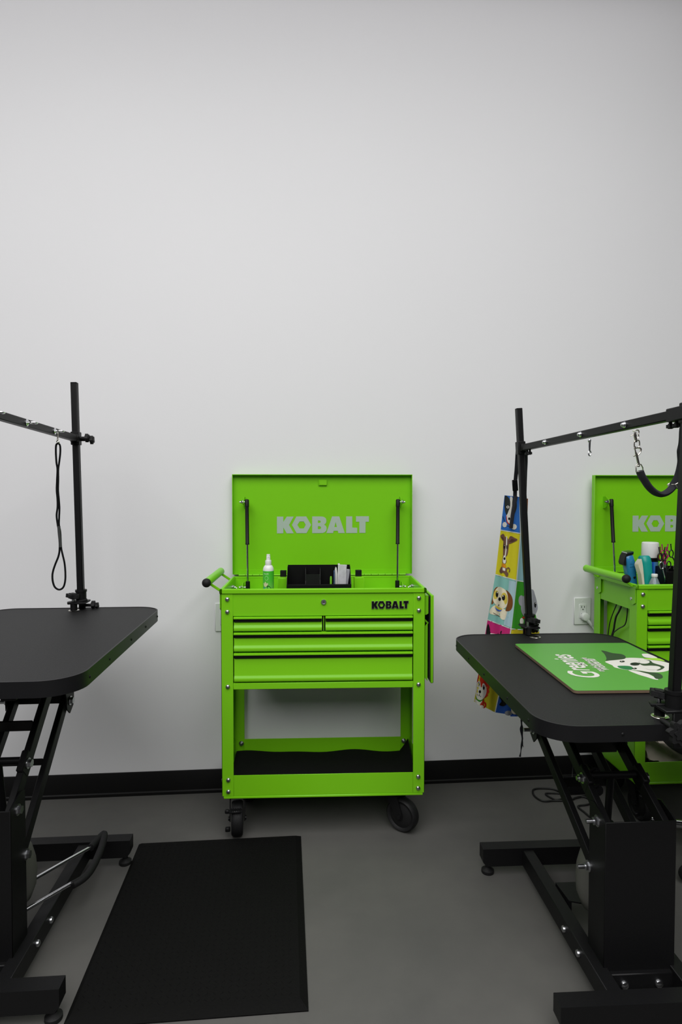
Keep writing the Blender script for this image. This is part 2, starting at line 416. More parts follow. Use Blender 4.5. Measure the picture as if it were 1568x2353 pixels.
    for j in range(ny):
        for i in range(nx):
            a = j*(nx+1)+i; b.bm.faces.new((vv[a], vv[a+1], vv[a+nx+2], vv[a+nx+1]))
    b.build('shelf_liner', LINER, R)
    # push handle at the left end
    b = MB(); b.cyl((-0.431, -0.178, 0.970), (-0.431, 0.145, 0.970), 0.0155, seg=28); h = b.build('push_handle', GREEN, R)
    b = MB(); b.ball((-0.431, -0.184, 0.970), 0.0168, (1, 0.9, 1), 24); b.build('end_knob', RUBBER, h)
    b = MB(); b.ball((-0.431, 0.146, 0.970), 0.0158, (1, 0.25, 1), 24); b.build('end_knob', GREEN, h)
    for y in (-0.150, 0.125):
        b = MB(); b.bar((-0.430, y, 0.966), (-0.386, y, 0.936), 0.004, 0.010, bev=0.001)
        b.prism([[(y-0.018, 0.935), (y+0.014, 0.942), (y+0.018, 0.868), (y, 0.862), (y-0.018, 0.872)]], lambda u, v: Vector((-0.3825, u, v)), (-0.003, 0, 0))
        b.build('handle_bracket', GREEN, h)
    # folding side shelf at the right end
    b = MB(); b.box(0.4085, 0.4205, -0.138, 0.13, 0.572, 0.912, 0.003); sh = b.build('folding_shelf', GREEN, R)
    b = MB(); b.box(0.404, 0.4085, -0.130, 0.122, 0.585, 0.905); b.build('shelf_gap_shade', DARKGAP, sh)  # dark sheet painted as shade in the gap beside the folded shelf
    b = MB(); b.prism([[(0.3815, 0.838), (0.390, 0.838), (0.398, 0.843), (0.398, 0.912), (0.3815, 0.912)]], lambda u, v: Vector((u, -0.145, v)), (0, 0.26, 0)); b.build('shelf_rail', GREEN, sh)
    b = MB(); b.prism([[(0.3815, 0.785), (0.3975, 0.806), (0.3975, 0.580), (0.3815, 0.600)]], lambda u, v: Vector((u, -0.135, v)), (0, 0.003, 0))
    b.bar((0.383, -0.12, 0.82), (0.402, -0.12, 0.80), 0.004, 0.006); b.build('shelf_brace', GREEN, sh)
    # casters
    add_caster(R, -0.329, -0.136, 0.10, -0.99, True)
    add_caster(R, 0.304, -0.131, 0.80, -0.60, False)
    add_caster(R, -0.318, 0.125, -0.3, 0.95, False)
    add_caster(R, 0.316, 0.125, 0.25, 0.97, False)
    return R

cart = make_cart('green rolling tool cart with raised lid standing between the two grooming tables')
cart.location = (0.109, 2.43, 0); cart.rotation_euler = (0, 0, math.radians(-2.0))
cart2 = copy_tree(cart)
cart2.location = (1.703, 2.43, 0); cart2.rotation_euler = (0, 0, math.radians(-0.6))
tag(cart2, 'green rolling tool cart behind the right grooming table, full of clippers and scissors', 'tool cart')
def incart(c, x, y, z):
    a = c.rotation_euler.z
    return Vector((c.location.x + x*math.cos(a)-y*math.sin(a), c.location.y + x*math.sin(a)+y*math.cos(a), z))

# ------------------------------------------------------------------ grooming tables
def rrect(w, h, r, n=10):
    pts = []
    for cx, cy, a0 in ((w/2-r, h/2-r, 0), (-w/2+r, h/2-r, 90), (-w/2+r, -h/2+r, 180), (w/2-r, -h/2+r, 270)):
        for k in range(n+1):
            a = math.radians(a0+90*k/n); pts.append((cx+r*math.cos(a), cy+r*math.sin(a)))
    return pts
def make_table(loc, rz, theta, ztop, tx, ty, label, dy=-0.028, dz=0.0):
    R = thing('grooming_table', loc, label, 'grooming table', rz=rz)
    # base frame
    for s in (-1, 1):
        b = MB(); b.prism([[(-0.255,0.093),(0.255,0.093),(0.255,0.048),(0.243,0.033),(-0.243,0.033),(-0.255,0.048)]], lambda u, v: Vector((u, s*0.318-0.022, v)), (0, 0.044, 0))
        b.build('base_bar', BLACK, R)
        b = MB(); b.box(min(s*0.120, s*0.082), max(s*0.120, s*0.082), -0.296, 0.296, 0.034, 0.087, 0.002); b.build('base_rail', BLACK, R)
        for y in (-0.045, -0.137):
            q = MB(); q.lathe([(0.0095,0),(0.0095,0.002),(0.008,0.006),(0.004,0.008),(0.001,0.008)], (s*0.120, y, 0.062), (s, 0, 0), 18); q.build('bolt', STEEL, R)
        for t in (-1, 1):
            q = MB(); q.lathe([(0.020,0),(0.0215,0.003),(0.021,0.011),(0.012,0.017),(0.0085,0.020),(0.0085,0.034)], (s*0.233, t*0.318, 0), (0,0,1), 22); q.build('levelling_foot', RUBBER, R)
    # column: folded channel open to the wall side
    b = MB()
    b.box(-0.093, 0.093, -0.193+dy, -0.189+dy, 0.060, 0.464+dz, 0.001)
    for s in (-1, 1):
        b.prism([[(y_+dy, z_) for y_, z_ in ((-0.192,0.060),(-0.105,0.060),(-0.105,0.478+dz),(-0.128,0.485+dz),(-0.175,0.472+dz),(-0.192,0.464+dz))]], lambda u, v: Vector((s*0.093, u, v)), (-s*0.004, 0, 0))
    b.box(-0.088, 0.088, -0.205+dy, -0.189+dy, 0.030, 0.078, 0.002)
    c = b.build('column', BLACK, R)
    for x in (-0.045, 0.045):
        q = MB(); q.lathe([(0.011,0),(0.011,0.002),(0.009,0.006),(0.004,0.008),(0.001,0.008)], (x, -0.205+dy, 0.052), (0,-1,0), 18); q.build('bolt', STEEL, c)
    U = Vector((0, -0.150+dy, 0.446+dz)); Lp = Vector((0, -0.105+dy, 0.298+dz)); A = 0.455
    dv = Vector((0, math.cos(theta), math.sin(theta))); nv = Vector((0, -math.sin(theta), math.cos(theta)))
    B, BU = Lp+dv*A, U+dv*A
    for s in (-1, 1):
        b = MB(); X = s*0.079
        for (p0, l0, l1, w, x_) in ((Lp, -0.02, A+0.015, 0.034, 0.079),):
            b.bar((s*x_, p0.y+dv.y*l0, p0.z+dv.z*l0), (s*x_, p0.y+dv.y*l1, p0.z+dv.z*l1), 0.018, w, up=nv, bev=0.002)
        b.build('lower_arm', BLACK, R)
        b = MB()
        b.bar((s*0.077, U.y-dv.y*0.02, U.z-dv.z*0.02), (s*0.077, BU.y+dv.y*0.015, BU.z+dv.z*0.015), 0.018, 0.038, up=nv, bev=0.002)
        m_ = U+dv*0.12+nv*0.006
        b.bar((s*0.0775, m_.y-dv.y*0.03, m_.z-dv.z*0.03), (s*0.0775, m_.y+dv.y*0.03, m_.z+dv.z*0.03), 0.019, 0.05, up=nv, bev=0.003)
        b.build('upper_arm', BLACK, R)
        for p, x_, stud in ((U, 0.093, 0.020), (Lp, 0.093, 0.020), (U+dv*0.12+nv*0.010, 0.087, 0.006), (B, 0.096, 0.022), (BU, 0.096, 0.010)):
            q = MB(); q.hexbolt((s*x_, p.y, p.z), (s, 0, 0), 0.011, stud if s < 0 else 0); q.build('nut' if s < 0 else 'bolt', STEEL, R)
        b = MB()
        zt = ztop-0.036
        b.prism([[(B.y-0.030, B.z+0.02), (B.y-0.026, B.z-0.020), (B.y+0.000, B.z-0.042), (B.y+0.036, B.z-0.020), (B.y+0.036, zt), (BU.y-0.045, zt), (BU.y-0.035, BU.z-0.01)]], lambda u, v: Vector((s*0.092, u, v)), (s*0.004, 0, 0))
        b.build('bracket', BLACK, R)
    # cross members between the arms
    b = MB(); q = U+dv*0.235; b.bar((-0.070, q.y, q.z), (0.070, q.y, q.z), 0.004, 0.058, up=nv); b.build('cross_plate', BLACK, R)
    b = MB(); q = Lp+dv*0.255; b.bar((-0.071, q.y, q.z), (0.071, q.y, q.z), 0.004, 0.040, up=nv); b.build('cross_plate', BLACK, R)
    b = MB(); q = U+dv*0.13+nv*0.006; b.cyl((-0.080, q.y, q.z), (0.080, q.y, q.z), 0.010); b.build('cross_rod', BLACK, R)
    b = MB(); b.box(-0.092, 0.092, B.y+0.032, B.y+0.036, B.z-0.020, ztop-0.036); b.build('bracket_plate', BLACK, R)
    # hydraulic ram, pump cover and foot pedal
    b = MB(); q0 = Vector((0, -0.02, 0.16)); q1 = U+dv*0.13; b.cyl(q0, q0.lerp(q1, 0.6), 0.019); b.cyl(q0.lerp(q1, 0.55), q1, 0.010); ram = b.build('hydraulic_ram', BLACK, R)
    for x_, y_, z_ in ((-0.042, -0.055, 0.515), (-0.038, -0.065, 0.470)):
        q = MB(); q.hexbolt((x_, y_, z_), (0,-1,0.2), 0.011); q.cyl((x_, y_, z_), (x_, y_+0.03, z_), 0.006); q.build('bolt', BLACK, ram)
    b = MB(); b.lathe([(0.010,0.112),(0.045,0.114),(0.066,0.128),(0.078,0.160),(0.081,0.195),(0.078,0.235),(0.069,0.270),(0.055,0.288),(0.010,0.292)], (-0.002, -0.045, 0), (0,0,1), 36); b.build('pump_cover', PUMP, R)
    b = MB(); b.prism([[(-0.080,0.115),(-0.015,0.115),(-0.015,0.010),(-0.074,0.030)]], lambda u, v: Vector((u, v, 0.087)), (0,0,0.004)); b.prism([[(-0.080,0.115),(-0.074,0.030),(-0.066,0.030),(-0.070,0.115)]], lambda u, v: Vector((u, v, 0.050)), (0,0,0.038)); b.build('pump_plate', BLACK, R)
    rods = MB(); rods.tube(smooth_path([(0.02,0.03,0.125),(0.085,0.13,0.122),(0.150,0.222,0.120)], 6), 0.0055, 12)
    rods.tube(smooth_path([(0.055,-0.085,0.115),(0.11,-0.02,0.118),(0.155,0.033,0.120)], 6), 0.0055, 12)
    pd = rods.build('foot_pedal', CHROME, R)
    g = MB(); g.tube(smooth_path([(0.150,0.215,0.121),(0.163,0.275,0.123),(0.172,0.285,0.124),(0.186,0.21,0.123),(0.192,0.11,0.122),(0.184,0.055,0.121),(0.160,0.022,0.120)], 6), 0.0115, 14); g.build('pedal_grip', RUBBER, pd)
    # tabletop
    b = MB(); sh = lambda u, v: Vector((tx+u, ty+v, ztop-0.034)); b.prism([rrect(0.604, 0.909, 0.088)], sh, (0,0,0.034)); tp = b.build('tabletop', TABLETOP, R)
    b = MB(); b.prism([rrect(0.612, 0.917, 0.092), rrect(0.6035, 0.9085, 0.0878)], lambda u, v: Vector((tx+u, ty+v, ztop-0.037)), (0,0,0.0385)); bd = b.build('edge_band', BAND, tp)
    for s in (-1, 1):
        for v in (-0.36, -0.20, 0.02, 0.20, 0.37):
            q = MB(); q.ball((tx+s*0.306, ty+v, ztop-0.019), 0.0042, (0.6,1,1), 10); q.build('screw', BLACK, bd)
    for u in (-0.12, 0.12):
        q = MB(); q.ball((tx+u, ty-0.4585, ztop-0.019), 0.0042, (1,0.6,1), 10); q.build('screw', BLACK, bd)
    for s in (-1, 1):
        q = MB(); q.box(tx+s*0.13-0.018, tx+s*0.13+0.018, ty-0.40, ty+0.40, ztop-0.062, ztop-0.0345, 0.002); q.build('top_runner', BLACK, R)
    q = MB(); q.box(tx-0.2, tx+0.2, B.y-0.02, B.y+0.02, ztop-0.075, ztop-0.045, 0.002); q.build('top_crossbar', BLACK, R)
    for s in (-1, 1):
        q = MB(); q.lathe([(0.012,0.0002),(0.019,0.0002),(0.0205,0.0012),(0.0195,0.0022),(0.014,0.0022),(0.012,0.0008)], (tx, ty+s*0.405, ztop), (0,0,1), 28); q.build('grommet', NICKEL, tp)
    return R
TL = make_table((-0.833, 1.833, 0), 0.0, math.radians(43.5), 0.870, 0.023, 0.047, 'black height-adjustable grooming table with an empty top, beside the black floor mat', dz=0.012)
TR = make_table((0.880, 1.685, 0), math.radians(-1.2), math.radians(28.0), 0.762, 0.0, 0.110, 'black height-adjustable grooming table carrying the green printed board')

# ------------------------------------------------------------------ grooming arms (posts, clamps, bar)
def star(b, c, axis, r, t, lobes=6):
    a = Vector(axis).normalized(); u = a.orthogonal().normalized(); v = a.cross(u); c = Vector(c)
    n = lobes*8; pts = []
    for k in range(n):
        th = 2*PI*k/n; rr = r*(0.86+0.14*math.cos(lobes*th)); pts.append((rr*math.cos(th), rr*math.sin(th)))
    b.prism([pts], lambda p, q: c+u*p+v*q, a*t)
    b.prism([[(p*0.6, q*0.6) for p, q in pts]], lambda p, q: c+u*p+v*q-a*t*0.3, a*t*1.5)
    return b
def make_arm(name, label, rear0, rear1, front0, front1, bar0, bar1, ztop, eyes, nuts, front_front):
    org = (rear0[0], rear0[1], ztop)
    R = thing(name, org, label, 'grooming arm')
    rear0, rear1, front0, front1, bar0, bar1 = map(Vector, (rear0, rear1, front0, front1, bar0, bar1))
    for a, c in ((rear0, rear1), (front0, front1)):
        b = MB(); b.bar(a, c, 0.0225, 0.0225, up=(0,1,0), bev=0.0025); p = b.build('post', BLACK, R, off=org)
        b = MB(); e = c+(c-a).normalized()*0.002; b.bar(c-(c-a).normalized()*0.003, e, 0.0235, 0.0235, up=(0,1,0), bev=0.0025); b.build('end_cap', RUBBER, p, off=(0,0,0))
    b = MB(); b.bar(bar0, bar1, 0.023, 0.023, bev=0.0022); b.build('bar', BLACK, R, off=org)
    dirb = (bar1-bar0).normalized(); sx = Vector((dirb.y, -dirb.x, 0)); sx = sx if sx.x > 0 else -sx
    # sliding sleeves joining bar and posts
    for e, sgn in ((bar0, 1), (bar1, -1)):
        b = MB(); b.bar(e-dirb*0.016*sgn+Vector((0,0,0)), e+dirb*0.050*sgn, 0.030, 0.032, bev=0.002) if sgn < 0 else b.bar(e-dirb*0.010, e+dirb*0.012, 0.027, 0.027, bev=0.002)
        pp = rear0.lerp(rear1, (e.z-rear0.z)/(rear1.z-rear0.z)) if sgn > 0 else front0.lerp(front1, (e.z-front0.z)/(front1.z-front0.z))
        ax = (rear1-rear0).normalized() if sgn > 0 else (front1-front0).normalized()
        b.bar(pp-ax*0.024, pp+ax*0.024, 0.030, 0.030, up=(0,1,0), bev=0.002)
        sl = b.build('sleeve', BLACK, R, off=org)
        for k in range(2):
            q = MB(); 
            if  sgn > 0 and ztop > 0.8:
                c0 = pp+Vector((0.014, -0.004+0.012*k, 0.002-0.006*k)); q.cyl(c0, c0+Vector((0.024+0.012*k,0,0)), 0.005, seg=10); star(q, c0+Vector((0.022+0.013*k,0,0)), (1,0,0), 0.0165, 0.010, 5)
            else:
                c0 = e+dirb*sgn*(0.030+0.022*k)-Vector((0,0,0.0115)); q.cyl(c0, c0-Vector((0,0,0.012)), 0.004, seg=10); star(q, c0-Vector((0,0,0.010)), (0,0,-1), 0.0095, 0.008, 5)
            q.build('knob', RUBBER, sl, off=(0,0,0))
    # eye bolts: ring on the +x face, domed nut on the other
    for k, yy in enumerate(eyes):
        t = (yy-bar0.y)/(bar1.y-bar0.y); c = bar0.lerp(bar1, t)
        b = MB(); b.lathe([(0.0105,0),(0.0105,0.002),(0.006,0.004),(0.0035,0.006),(0.0035,0.010)], c+sx*0.0115, sx, 16)
        cc = c+sx*0.031; ring = [cc+sx*(0.0095*math.cos(a))+dirb*(0.0095*math.sin(a)) for a in [2*PI*i/18 for i in range(18)]]
        b.tube(ring, 0.0028, 8, closed=True); b.build('eye_bolt', CHROME, R, off=org)
    for yy in nuts:
        t = (yy-bar0.y)/(bar1.y-bar0.y); c = bar0.lerp(bar1, t)
        b = MB(); b.lathe([(0.0085,0),(0.0085,0.002),(0.0065,0.0025),(0.0065,0.007),(0.0045,0.0105),(0.001,0.012)], c-sx*0.0115, -sx, 18); b.build('cap_nut', CHROME, R, off=org)
    # clamps at the two table ends
    for a, sg in ((rear0, 1), (front0, -1)):
        b = MB(); x0 = a.x-0.004
        gy = a.y - sg*0.030      # grommet side, over the table
        b.box(x0-0.030, x0+0.030, min(gy-sg*0.012, a.y+sg*0.026), max(gy-sg*0.012, a.y+sg*0.026), ztop+0.026, ztop+0.033, 0.0015)
        b.bar((x0-0.034, gy-0.004*sg, ztop+0.030), (x0+0.030, gy+0.02*sg, ztop+0.038), 0.026, 0.008, bev=0.002)
        b.cyl((a.x, a.y, ztop+0.028), (a.x, a.y, ztop+0.070), 0.0185, seg=24)
        b.cyl((a.x, a.y, ztop+0.066), (a.x, a.y, ztop+0.074), 0.0205, seg=24)
        b.cyl((x0-0.012, gy, ztop+0.003), (x0-0.012, gy, ztop+0.030), 0.012, seg=18)
        b.cyl((x0+0.012, a.y+sg*0.012, ztop-0.050), (x0+0.012, a.y+sg*0.012, ztop+0.034), 0.006, seg=12) if False else None
        b.box(x0-0.012, x0+0.012, min(a.y+sg*0.018, a.y+sg*0.026), max(a.y+sg*0.018, a.y+sg*0.026), ztop-0.055, ztop+0.030, 0.0015)
        cl = b.build('clamp', BLACK, R, off=org)
        q = MB(); q.cyl((x0-0.014, gy, ztop+0.034), (x0-0.014, gy, ztop+0.052), 0.005, seg=12); q.build('clamp_stud', STEEL, cl)
        kx = 0.006 if sg > 0 and ztop < 0.8 else -0.014
        q = MB(); star(q, (x0+kx, gy-0.002, ztop+0.050), (0.12,0,1), 0.025, 0.013, 5); q.build('knob', RUBBER, cl)
        q = MB()
        if sg > 0:
            cx = x0+0.040 if ztop > 0.8 else x0+0.026
            q.cyl((x0, a.y+0.020, ztop+0.012), (cx, a.y+0.020, ztop+0.012), 0.006, seg=10); star(q, (cx-0.004, a.y+0.020, ztop+0.014), (1,0.1,0), 0.017, 0.010, 5); star(q, (cx+0.010, a.y+0.022, ztop+0.010), (1,0,0.1), 0.013, 0.008, 5)
        else:
            q.cyl((x0+0.004, a.y-0.020, ztop-0.028), (x0+0.004, a.y-0.05, ztop-0.028), 0.006, seg=10); q.cyl((x0-0.030, a.y-0.010, ztop+0.006), (x0-0.030, a.y-0.075, ztop+0.004), 0.006, seg=10); star(q, (x0-0.034, a.y-0.074, ztop+0.004), (0,-1,0.05), 0.029, 0.014, 7)
        q.build('knob', RUBBER, cl)
    return R
armL = make_arm('leash_stand', 'black leash stand clamped to the empty grooming table, rope loop hanging from its bar',
    (-0.792, 2.305, 0.900), (-0.806, 2.305, 1.702), (-0.80, 1.385, 0.90), (-0.80, 1.385, 1.70), (-0.802, 2.290, 1.500), (-0.80, 1.39, 1.515), 0.870, (2.075, 1.865, 1.66), (2.17, 1.97, 1.76), False)
armR = make_arm('leash_stand', 'black leash stand clamped to the right table, apron and padded strap hanging from it',
    (0.893, 2.262, 0.790), (0.843, 2.262, 1.619), (0.8895, 1.362, 0.79), (0.918, 1.362, 1.62), (0.858, 2.245, 1.4715), (0.908, 1.365, 1.4875), 0.762, (1.73, 1.50), (2.045, 1.812, 1.585), True)

# ------------------------------------------------------------------ things hanging from the arms
def leash():
    Y = 2.075; org = (-0.775, Y, 1.475)
    R = thing('grooming_loop', org, 'black rope grooming loop hanging from the bar over the empty table', 'leash')
    zx = lambda x, y, dy=0: at(x*0.24235, 860+y*0.24235, y=Y+dy)
    sc = Vector((0, 0, 0))
    left = [(550,655),(533,672),(530,740),(536,840),(545,900),(541,1000),(538,1100),(545,1180),(546,1260),(537,1340),(548,1430),(560,1500),(566,1640)]
    right = [(552,655),(569,675),(572,740),(561,840),(553,900),(553,1000),(551,1100),(558,1180),(564,1270),(561,1360),(560,1430),(573,1500),(580,1640)]
    b = MB()
    r = 0.0031
    loop = [zx(*p) for p in left] + [zx(x, y) for x, y in ((556,1720),(525,1800),(505,1860),(497,1910),(502,1970),(522,2020),(562,2042),(600,2020),(618,1960),(620,1880),(612,1790),(594,1710))] + [zx(*p, 0.004) for p in right[::-1]]
    b.tube(smooth_path(loop, 5, closed=True), r, 10, closed=True)
    b.build('rope', ROPE, R, off=org)
    b = MB(); b.tube(smooth_path([zx(558,1440), zx(562,1500), zx(569,1570), zx(573,1640)], 4), 0.0049, 12); b.build('keeper', TAPE, R, off=org)
    b = MB()
    c = zx(549, 643); ring = [c+Vector((0.0042*math.cos(a), 0, 0.0052*math.sin(a))) for a in [2*PI*i/16 for i in range(16)]]
    b.tube(ring, 0.0014, 8, closed=True)
    b.tube([zx(549,622), zx(548,600), zx(547,575), zx(549,556), zx(545,548)], [0.0028,0.0024,0.0018,0.0018,0.0012], 10)
    b.ball(zx(549,620), 0.0032)
    b.build('snap_hook', NICKEL, R, off=org)
leash()
def hook():
    Y = 1.73; org = at(1356, 1020, y=Y)
    R = thing('snap_hook', org, 'small chrome snap hook dangling alone from the arm bar, left of the padded strap', 'hook')
    z = lambda x, y: at(1030+x*0.3431, 900+y*0.3431, y=Y)
    b = MB()
    b.tube([z(949,316), z(949,330), z(948,365), z(948,395)], [0.002,0.0035,0.0032,0.0026], 10)
    b.ball(z(948,328), 0.0048, (1,1,1.3))
    c = z(949, 412); ring = [c+Vector((0.0038*math.cos(a), 0.001*math.sin(a), 0.0075*math.sin(a))) for a in [2*PI*i/16 for i in range(16)]]
    b.tube(ring, 0.0018, 8, closed=True)
    b.build('hook_body', CHROME, R, off=org)
hook()
def strap():
    Y = 1.515; org = at(1458, 990, y=Y)
    R = thing('belly_strap', org, 'black padded grooming strap with nickel clips hanging in a curve from the arm bar', 'strap')
    z = lambda x, y, dy=0: at(1418+x*0.09772, 930+y*0.09772, y=Y+dy)
    # clip at the bar
    b = MB()
    b.tube(smooth_path([z(385,625), z(430,605), z(500,600), z(520,640), z(505,700)], 4), 0.0016, 8)
    b.tube([z(430,640), z(430,740), z(450,830)], [0.0030,0.0042,0.0032], 10)
    b.tube([z(395,700), z(320,740)], 0.0011, 8); b.tube(smooth_path([z(510,700), z(515,750), z(485,795)], 3), 0.0014, 8)
    b.build('trigger_clip', NICKEL, R, off=org)
    b = MB()
    b.tube(smooth_path([z(420,860), z(410,960), z(440,1020), z(510,1000), z(535,940), z(520,840), z(460,850)], 4, True), 0.0017, 8, closed=True)
    b.tube([z(450,830), z(458,885)], 0.0028, 10)
    b.build('swivel_link', NICKEL, R, off=org)
    b = MB()
    b.tube([z(425,1030), z(440,1100), z(460,1160), z(515,1400)], [0.0014,0.0018,0.0032,0.0030], 10)
    b.tube(smooth_path([z(500,1010), z(560,1030), z(565,1080), z(540,1140), z(495,1190)], 4), 0.0022, 8)
    b.tube([z(430,980), z(420,1045)], 0.0026, 8); b.ball(z(405,1205), 0.0022); b.tube([z(405,1205), z(450,1190)], 0.0010, 6)
    b.build('bolt_snap', NICKEL, R, off=org)
    b = MB()
    b.tube([z(455,1580), z(450,1420), z(480,1400), z(570,1405), z(610,1480), z(615,1570), z(455,1580)], 0.0016, 8)
    b.ball(z(510,1440), 0.0042, (1,0.7,0.7)); b.build('ring', NICKEL, R, off=org)
    # padded band
    path = [(540,1560),(590,1680),(660,1790),(730,1900),(820,2000),(920,2075),(1040,2110),(1150,2080),(1250,2010),(1330,1920)]
    up = [(1330,1920),(1400,1800),(1450,1650),(1480,1500),(1495,1350),(1480,1200),(1470,1090),(1500,950),(1515,800),(1525,600),(1560,430)]
    b = MB(); b.tube(smooth_path([z(*p) for p in path], 5), 0.0075, 12, flat=2.0, side=(0.2,0,1)); b.build('padded_band', WEB, R, off=org)
    b = MB(); pts = smooth_path([z(x, y, -0.006*i) for i, (x, y) in enumerate(up)], 4); n = len(pts)
    b.tube(pts, [0.0075-0.0035*min(1, i/(n*0.6)) for i in range(n)], 10, flat=2.0, side=(1,0,0.2)); b.build('webbing', WEB, R, off=org)
    b = MB(); c = z(1395, 1860)
    M = Matrix.Translation(c) @ Matrix.Rotation(math.radians(-30), 4, 'Y')
    for t in (-1, 1): b.box(-0.0125, 0.0125, t*0.017-0.0015, t*0.017+0.0015, -0.006, 0.006, 0.001, M=M)
    for t in (-1, 1): b.box(t*0.0115-0.0012, t*0.0115+0.0012, -0.017, 0.017, -0.006, 0.006, 0.001, M=M)
    b.build('buckle', NICKEL, R, off=org)
strap()

# ------------------------------------------------------------------ apron
def apron():
    Y0 = 2.352; org = (0.855, 2.30, 1.45)
    R = thing('apron', org, 'colourful cartoon-dog apron hanging by its neck strap behind the grooming table post', 'apron')
    LV = [((1160,1138),(1195,1142),(1214,1146)), ((1151,1218),(1197,1226),(1211,1230)), ((1139,1320),(1188,1334),(1215,1338)),
          ((1121,1424),(1175,1445),(1240,1450)), ((1104,1530),(1158,1545),(1238,1552)), ((1090,1612),(1138,1637),(1199,1646))]
    def fold(px, py):
        t = (py-1140)/500
        return 0.008*math.sin((px-1150)*0.11+t*2.0)*min(1, 0.25+t) + 0.0035*math.sin(px*0.31+py*0.02)*min(1, 0.3+t) + 0.018*max(0, (px-1200)/40)
    def ap(px, py, off=0.0):
        return at(px, py, y=Y0+fold(px, py)-off)
    cols = [[srgb(46,108,190), srgb(208,198,36), srgb(130,186,176), srgb(190,40,112), srgb(205,196,40)],
            [srgb(110,55,20), srgb(138,180,186), srgb(56,146,34), srgb(200,186,32), srgb(40,88,175)]]
    mats = []
    def cm(name, c): return mat(name, c, 0.75, bump=0.3, bscale=900, spec=0.25)
    cloth = {}
    b = MB(); NU, NV = 8, 10; mi = 0; ml = []
    grid = {}
    def lerp(a, c, t): return (a[0]+(c[0]-a[0])*t, a[1]+(c[1]-a[1])*t)
    for r in range(5):
        for cI in range(2):
            ml.append(cm('apron_print_%s' % ['blue','yellow','teal','pink','gold','rust','pale_blue','leaf_green','mustard','navy'][cI*5+r], cols[cI][r]))
            for i in range(NV+1):
                for j in range(NU+1):
                    t, u = i/NV, j/NU
                    a = lerp(LV[r][cI], LV[r+1][cI], t); c = lerp(LV[r][cI+1], LV[r+1][cI+1], t)
                    key = (r*NV+i, cI*NU+j)
                    if key not in grid: grid[key] = b.bm.verts.new(ap(*lerp(a, c, u)))
            for i in range(NV):
                for j in range(NU):
                    f = b.bm.faces.new((grid[(r*NV+i, cI*NU+j)], grid[(r*NV+i, cI*NU+j+1)], grid[(r*NV+i+1, cI*NU+j+1)], grid[(r*NV+i+1, cI*NU+j)]))
                    f.material_index = mi
            mi += 1
    # printed dogs: flat ink shapes lying on the cloth
    inks = {}
    pal = dict(white=(225,222,212), black=(18,18,18), red=(190,45,20), brown=(112,80,66), dbrown=(84,54,44), cream=(226,218,190), gold=(206,186,74), tan=(120,72,30), grey=(150,152,158), orange=(214,140,30), green=(48,140,40), blue=(60,100,200), line=(205,212,205), pale=(168,198,205), dgrey=(44,50,48))
    base_i = len(ml); pk = list(pal)
    for k in pk: ml.append(cm('apron_ink_'+k, srgb(*pal[k])))
    depth = [0]
    Zm = lambda x, y: (1060+x*0.15306, 1100+y*0.15306)
    Zl = lambda x, y: (1080+x*0.1105, 1500+y*0.1105)
    I = lambda x, y: (x, y)
    def ink(k, pts, Z=Zm):
        depth[0] += 1; o = 0.0006+0.00013*depth[0]
        P2 = [Vector((*Z(u, v), 0)) for u, v in (soft(pts) if Z is not I else pts)]; mi_ = base_i+pk.index(k); cache = {}
        def vert(p):
            kk = (round(p.x, 3), round(p.y, 3))
            if kk not in cache: cache[kk] = b.bm.verts.new(ap(p.x, p.y, o))
            return cache[kk]
        st = [tuple(P2[i] for i in t) for t in tessellate_polygon([P2])]
        while st:
            t = st.pop(); Ls = [(t[(i+1)%3]-t[i]).length for i in range(3)]; m = max(range(3), key=lambda i: Ls[i])
            if Ls[m] > 3.0:
                A_, B2, C_ = t[m], t[(m+1)%3], t[(m+2)%3]; M_ = (A_+B2)/2
                st += [(A_, M_, C_), (M_, B2, C_)]
            else:
                try: f = b.bm.faces.new([vert(p) for p in t]); f.material_index = mi_
                except ValueError: pass
    def line(pts, w, k='line'):
        P = [Vector(p) for p in pts]; A, B_ = [], []
        for i, p in enumerate(P):
            t = (P[min(i+1, len(P)-1)]-P[max(i-1, 0)]).normalized(); n = Vector((-t.y, t.x))*w/2
            A.append(tuple(p+n)); B_.append(tuple(p-n))
        for i in range(len(P)-1):
            ink(k, [A[i], A[i+1], B_[i+1], B_[i]], I); depth[0] -= 1
    for r in range(1, 5): line([LV[r][0], lerp(LV[r][0], LV[r][1], .5), LV[r][1], lerp(LV[r][1], LV[r][2], .5), LV[r][2]], 2.2)
    line([LV[r][1] for r in range(0, 6)], 2.4)
    # black and white dog, blue panel
    ink('white', [(740,270),(775,290),(775,420),(770,560),(772,640),(730,690),(690,650),(680,560),(720,430),(735,330)])
    ink('dgrey', [(660,258),(705,275),(737,330),(737,420),(715,480),(685,545),(660,480),(652,380)])
    ink('dgrey', [(790,270),(830,330),(838,420),(820,490),(790,545),(772,480),(770,350)])
    ink('white', ell(703,425,22,20)); ink('black', ell(703,425,11,9)); ink('white', ell(790,435,9,18)); ink('black', ell(722,600,15,20))
    ink('red', [(676,560),(684,560),(694,630),(715,665),(740,672),(768,640),(772,650),(742,688),(710,680),(684,640)])
    ink('white', ell(655,690,33,40)); ink('white', ell(795,722,42,42)); line([(1164,1207.5),(1174,1210)], 0.8, 'black'); line([(1156,1186),(1160,1198)], 1.0, 'black')
    depth[0] = 2
    # brown dog, yellow panel
    ink('brown', [(635,955),(675,870),(720,955),(700,1130),(672,1180),(682,1250),(650,1285),(618,1250),(630,1150)])
    ink('brown', [(592,862),(612,835),(640,830),(662,880),(656,945),(620,920)]); ink('dbrown', [(598,872),(630,880),(652,930),(618,905)])
